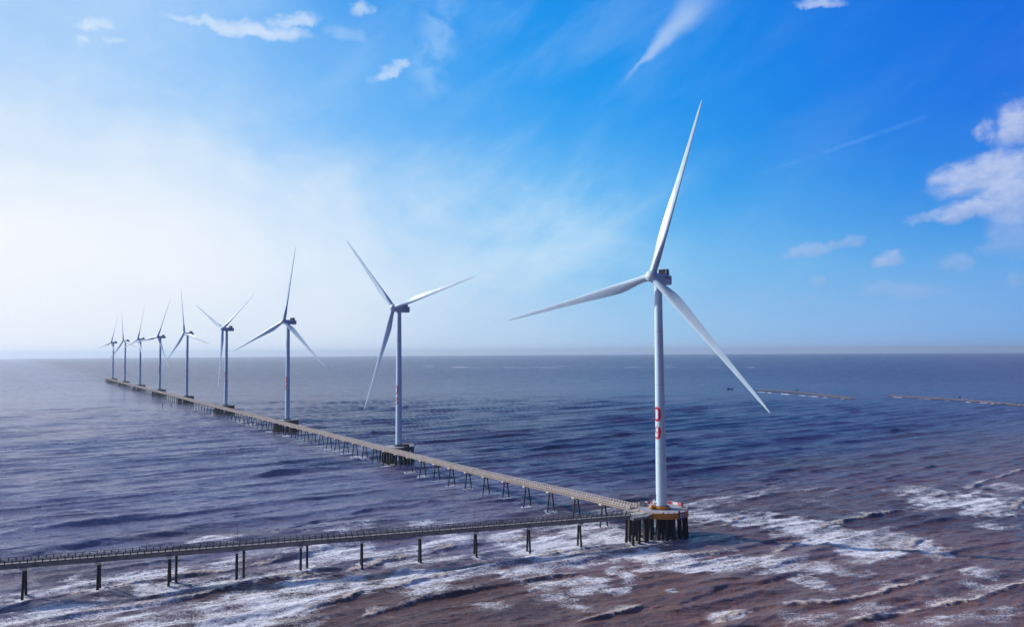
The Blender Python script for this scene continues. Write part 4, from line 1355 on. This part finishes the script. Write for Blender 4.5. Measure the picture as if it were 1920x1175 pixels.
# things standing on the first platform
def on1(x_, y_, z_=10.95):
    return (T1.x + x_, T1.y + y_, z_)
b = MB(); b.lathe([(.3, 0), (.75, .08), (1.0, .5), (1.05, .9), (.9, 1.4), (.55, 1.75), (.2, 1.85)], 24)
tag(link('orange_drum', b.mesh('orange_drum', M['orange'], True), None, loc=on1(-4.3, -1.6)), 'rounded orange drum beside the base of the nearest turbine tower', 'drum')
def cabinet(x_, y_, hx, hy, hz, mt, lb, rot=0, z_=10.95):
    root = empty('equipment_cabinet', on1(x_, y_, z_), lb, 'cabinet', 'cabinets on the nearest platform')
    root.rotation_euler = (0, 0, rot)
    b = MB(); b.box((0, 0, hz), (hx, hy, hz - .06)); b.box((0, 0, 2 * hz), (hx + .08, hy + .08, .055))
    link('body', b.mesh('body', M[mt]), root)
    d = MB(); d.box((0, -hy - .02, hz), (hx * .8, .018, hz * .8))
    link('door', d.mesh('door', M['steel']), root)
cabinet(-7.2, 5.2, .9, .7, 1.0, 'darksteel', 'dark equipment cabinet at the back of the grey landing')
cabinet(-5.6, 6.4, .8, .6, .75, 'white', 'white equipment cabinet behind the orange drum')
cabinet(9.3, 2.3, .5, .5, .95, 'darksteel', 'small dark cabinet at the right edge of the orange platform')
rr = random.Random(11)
for k, (x_, y_, an, L_, lb) in enumerate([(-12.2, -10.2, 18, 3.0, 'bundle of pale timbers on the grey landing, nearest the footbridge'),
                                     (-10.2, -7.6, 8, 2.4, 'bundle of pale timbers on the grey landing, nearest the orange rim'),
                                     (-12.6, -4.2, 28, 2.2, 'bundle of pale timbers at the back of the grey landing')]):
    b = MB()
    ca_, sa_ = math.cos(R(an)), math.sin(R(an))
    for j in range(7):
        w_ = (j - 3) * .42
        a_ = Vector((-sa_ * w_, ca_ * w_, 0)); d_ = Vector((ca_, sa_, 0)).normalized()
        ex = rr.uniform(.8, 1.15) * L_ / 1.0
        b.beam(a_ - d_ * ex + Vector((0, 0, .12 + .03 * (j % 2))), a_ + d_ * ex + Vector((0, 0, .12 + .03 * (j % 2))), .26, .16)
    for ex in (-.6, .6):
        b.beam(Vector((ca_ * ex * L_ + sa_ * 1.5, sa_ * ex * L_ - ca_ * 1.5, .26)), Vector((ca_ * ex * L_ - sa_ * 1.5, sa_ * ex * L_ + ca_ * 1.5, .26)), .12, .1)
    tag(link('timber_bundle', b.mesh('timber_bundle', M['wood']), None, loc=on1(x_, y_, 10.9)), lb, 'timber', 'timber bundles on the landing')
# brown container on the second platform
P2 = T1 + STEP
root = empty('storage_container', (P2.x + 6.2, P2.y - 6.4, 10.95), 'rusty brown storage container on the right side of the second platform', 'container')
b = MB(); b.box((0, 0, 1.15), (1.9, 1.1, 1.1))
for k in range(10):
    b.box((-1.7 + k * .38, -1.13, 1.15), (.08, .03, 1.0)); b.box((-1.7 + k * .38, 1.13, 1.15), (.08, .03, 1.0))
link('body', b.mesh('body', M['rust']), root)
b = MB(); b.box((1.93, 0, 1.15), (.03, .95, .95)); b.tube((2.0, -.1, .3), (2.0, -.1, 2.0), .03, n=6); b.tube((2.0, .1, .3), (2.0, .1, 2.0), .03, n=6)
link('door', b.mesh('door', M['darksteel']), root)
root = empty('equipment_cabinet', (P2.x + 4.6, P2.y - 2.2, 10.95), 'white cabinet right of the tower on the second platform', 'cabinet')
b = MB(); b.box((0, 0, .8), (1.2, .7, .75)); b.box((0, 0, 1.58), (1.3, .8, .03))
link('body', b.mesh('body', M['white']), root)
b = MB(); b.box((0, -.72, .8), (.9, .018, .6)); link('door', b.mesh('door', M['steel']), root)

# fishing boat
BX, BY = 430.9, 1485.0
boat = empty('fishing_boat', (BX, BY, curve(BX, BY)), 'small dark fishing boat on the open sea left of the breakwater', 'boat')
b = MB()
st = [(-6.4, .35, 1.7, .5), (-5.4, 1.35, 1.25, -.3), (-2.5, 1.85, 1.0, -.5), (1.5, 1.8, 1.05, -.5), (4.2, 1.25, 1.5, -.3), (6.2, .3, 2.4, .6), (6.9, .06, 2.7, 1.6)]
n = 9
vs_ = []
for (x_, hw, zt, zb) in st:
    for k in range(n):
        t = math.pi * k / (n - 1)
        c = math.cos(t)
        vs_.append((x_, hw * math.copysign(abs(c) ** .6, c), zt - (zt - zb) * math.sin(t) ** .7))
fs_ = [(i * n + k, i * n + k + 1, (i + 1) * n + k + 1, (i + 1) * n + k) for i in range(len(st) - 1) for k in range(n - 1)]
fs_ += [(i * n, (i + 1) * n, (i + 1) * n + n - 1, i * n + n - 1) for i in range(len(st) - 1)]
fs_ += [tuple(range(n)), tuple((len(st) - 1) * n + k for k in range(n))]
b.add(vs_, fs_)
link('hull', b.mesh('hull', M['hull']), boat)
b = MB(); b.box((-3.2, 0, 2.1), (1.5, 1.1, 1.05)); b.box((-3.1, 0, 3.2), (1.9, 1.3, .08))
for k in range(3): b.box((-4.0 + k * .85, -1.11, 2.45), (.28, .02, .3))
link('cabin', b.mesh('cabin', M['hull']), boat)
b = MB(); b.tube((1.2, 0, 1.0), (1.2, 0, 5.4), .09, .05, 6); b.tube((1.2, 0, 4.8), (-2.6, 0, 3.3), .03, .03, 5)
link('mast', b.mesh('mast', M['darksteel']), boat)

# submerged breakwaters: double rows of piles with rock between
def breakwater(pts, lb, gap):
    o0 = Vector((pts[0][0], pts[0][1], 0)); o0.z = curve(o0.x, o0.y)
    root = empty('breakwater', o0, lb, 'breakwater', 'low breakwaters far to the right')
    rk = MB(); pl = MB()
    rr = random.Random(int(abs(pts[0][0])))
    for (x0, y0), (x1, y1) in zip(pts, pts[1:]):
        a_, b_ = Vector((x0, y0, 0)), Vector((x1, y1, 0))
        L_ = (b_ - a_).length; d_ = (b_ - a_) / L_; s_ = Vector((-d_.y, d_.x, 0))
        a = 0.0
        while a < L_:
            c_ = a_ + d_ * a
            zc = curve(c_.x, c_.y)
            for sd in (-3.6, 3.6):
                q = c_ + s_ * (sd + rr.uniform(-.3, .3)) - o0
                q.z = zc - o0.z
                hgt = rr.uniform(1.6, 2.6)
                pl.tube(q + Vector((0, 0, -2)), q + Vector((rr.uniform(-.2, .2), 0, hgt)), .3, .26, 6)
            for _ in range(2):
                q = c_ + d_ * rr.uniform(0, gap) + s_ * rr.uniform(-2.9, 2.9) - o0
                q.z = zc - o0.z
                sz = rr.uniform(.7, 1.5)
                vs_ = []
                for ph_, zz in ((0, -.8), (.5, .2), (1.1, .8)):
                    for k in range(6):
                        t = 2 * math.pi * k / 6 + ph_
                        rd = sz * rr.uniform(.75, 1.25) * (1.2 if zz < .5 else .6)
                        vs_.append(q + Vector((rd * math.cos(t), rd * math.sin(t), zz * sz + .3)))
                fs_ = [(i * 6 + k, i * 6 + (k + 1) % 6, i * 6 + 6 + (k + 1) % 6, i * 6 + 6 + k) for i in range(2) for k in range(6)]
                fs_ += [tuple(range(5, -1, -1)), tuple(range(12, 18))]
                rk.add(vs_, fs_)
            a += gap
    link('rocks', rk.mesh('rocks', M['rock']), root)['kind'] = 'stuff'
    link('piles', pl.mesh('piles', M['oldpile']), root)['kind'] = 'stuff'
breakwater([(474.0, 1452.0), (516.0, 1345.0), (533.0, 1175.0)], 'left and shorter of the two pale low breakwaters on the sea at right', 2.2)
breakwater([(622.0, 1240.0), (676.0, 1125.0), (691.0, 1010.0), (700.0, 930.0)], 'right breakwater of pale piles and rock running out of the frame', 2.4)
def beacon(x_, y_, lb):
    root = empty('marker_beacon', (x_, y_, curve(x_, y_)), lb, 'beacon', 'dark markers on the breakwaters')
    b = MB(); b.tube((0, 0, -2), (0, 0, 4.4), .22, .18, 8); b.tube((-1.1, 0, -2), (-.2, 0, 3), .14, .12, 6); b.tube((1.1, 0, -2), (.2, 0, 3), .14, .12, 6)
    link('post', b.mesh('post', M['hull']), root)
    b = MB(); b.box((0, 0, 4.6), (1.3, .12, .9)); b.box((0, 0, 5.6), (1.5, .3, .08))
    link('board', b.mesh('board', M['hull']), root)
beacon(514.0, 1356.0, 'small dark marker on the left breakwater')
beacon(674.5, 1131.0, 'small dark marker on the right breakwater')

# ------------------------------------------------------------------ haze
def haze():
    S, zb, zt = 47000.0, -180.0, 190.0
    b = MB(); b.box((0, 0, (zb + zt) / 2), (S, S, (zt - zb) / 2))
    mt = bpy.data.materials.new('sea_haze')
    mt.use_nodes = True
    nt = mt.node_tree
    nt.nodes.clear()
    vo = nt.nodes.new('ShaderNodeVolumePrincipled')
    vo.inputs['Color'].default_value = (0.76, 0.89, 1.0, 1)
    vo.inputs['Density'].default_value = HAZE
    vo.inputs['Anisotropy'].default_value = 0.35
    o = nt.nodes.new('ShaderNodeOutputMaterial')
    nt.links.new(vo.outputs[0], o.inputs['Volume'])
    ob = link('haze', b.mesh('haze', mt))
    ob['kind'] = 'stuff'
HAZE = 0.000045
haze()
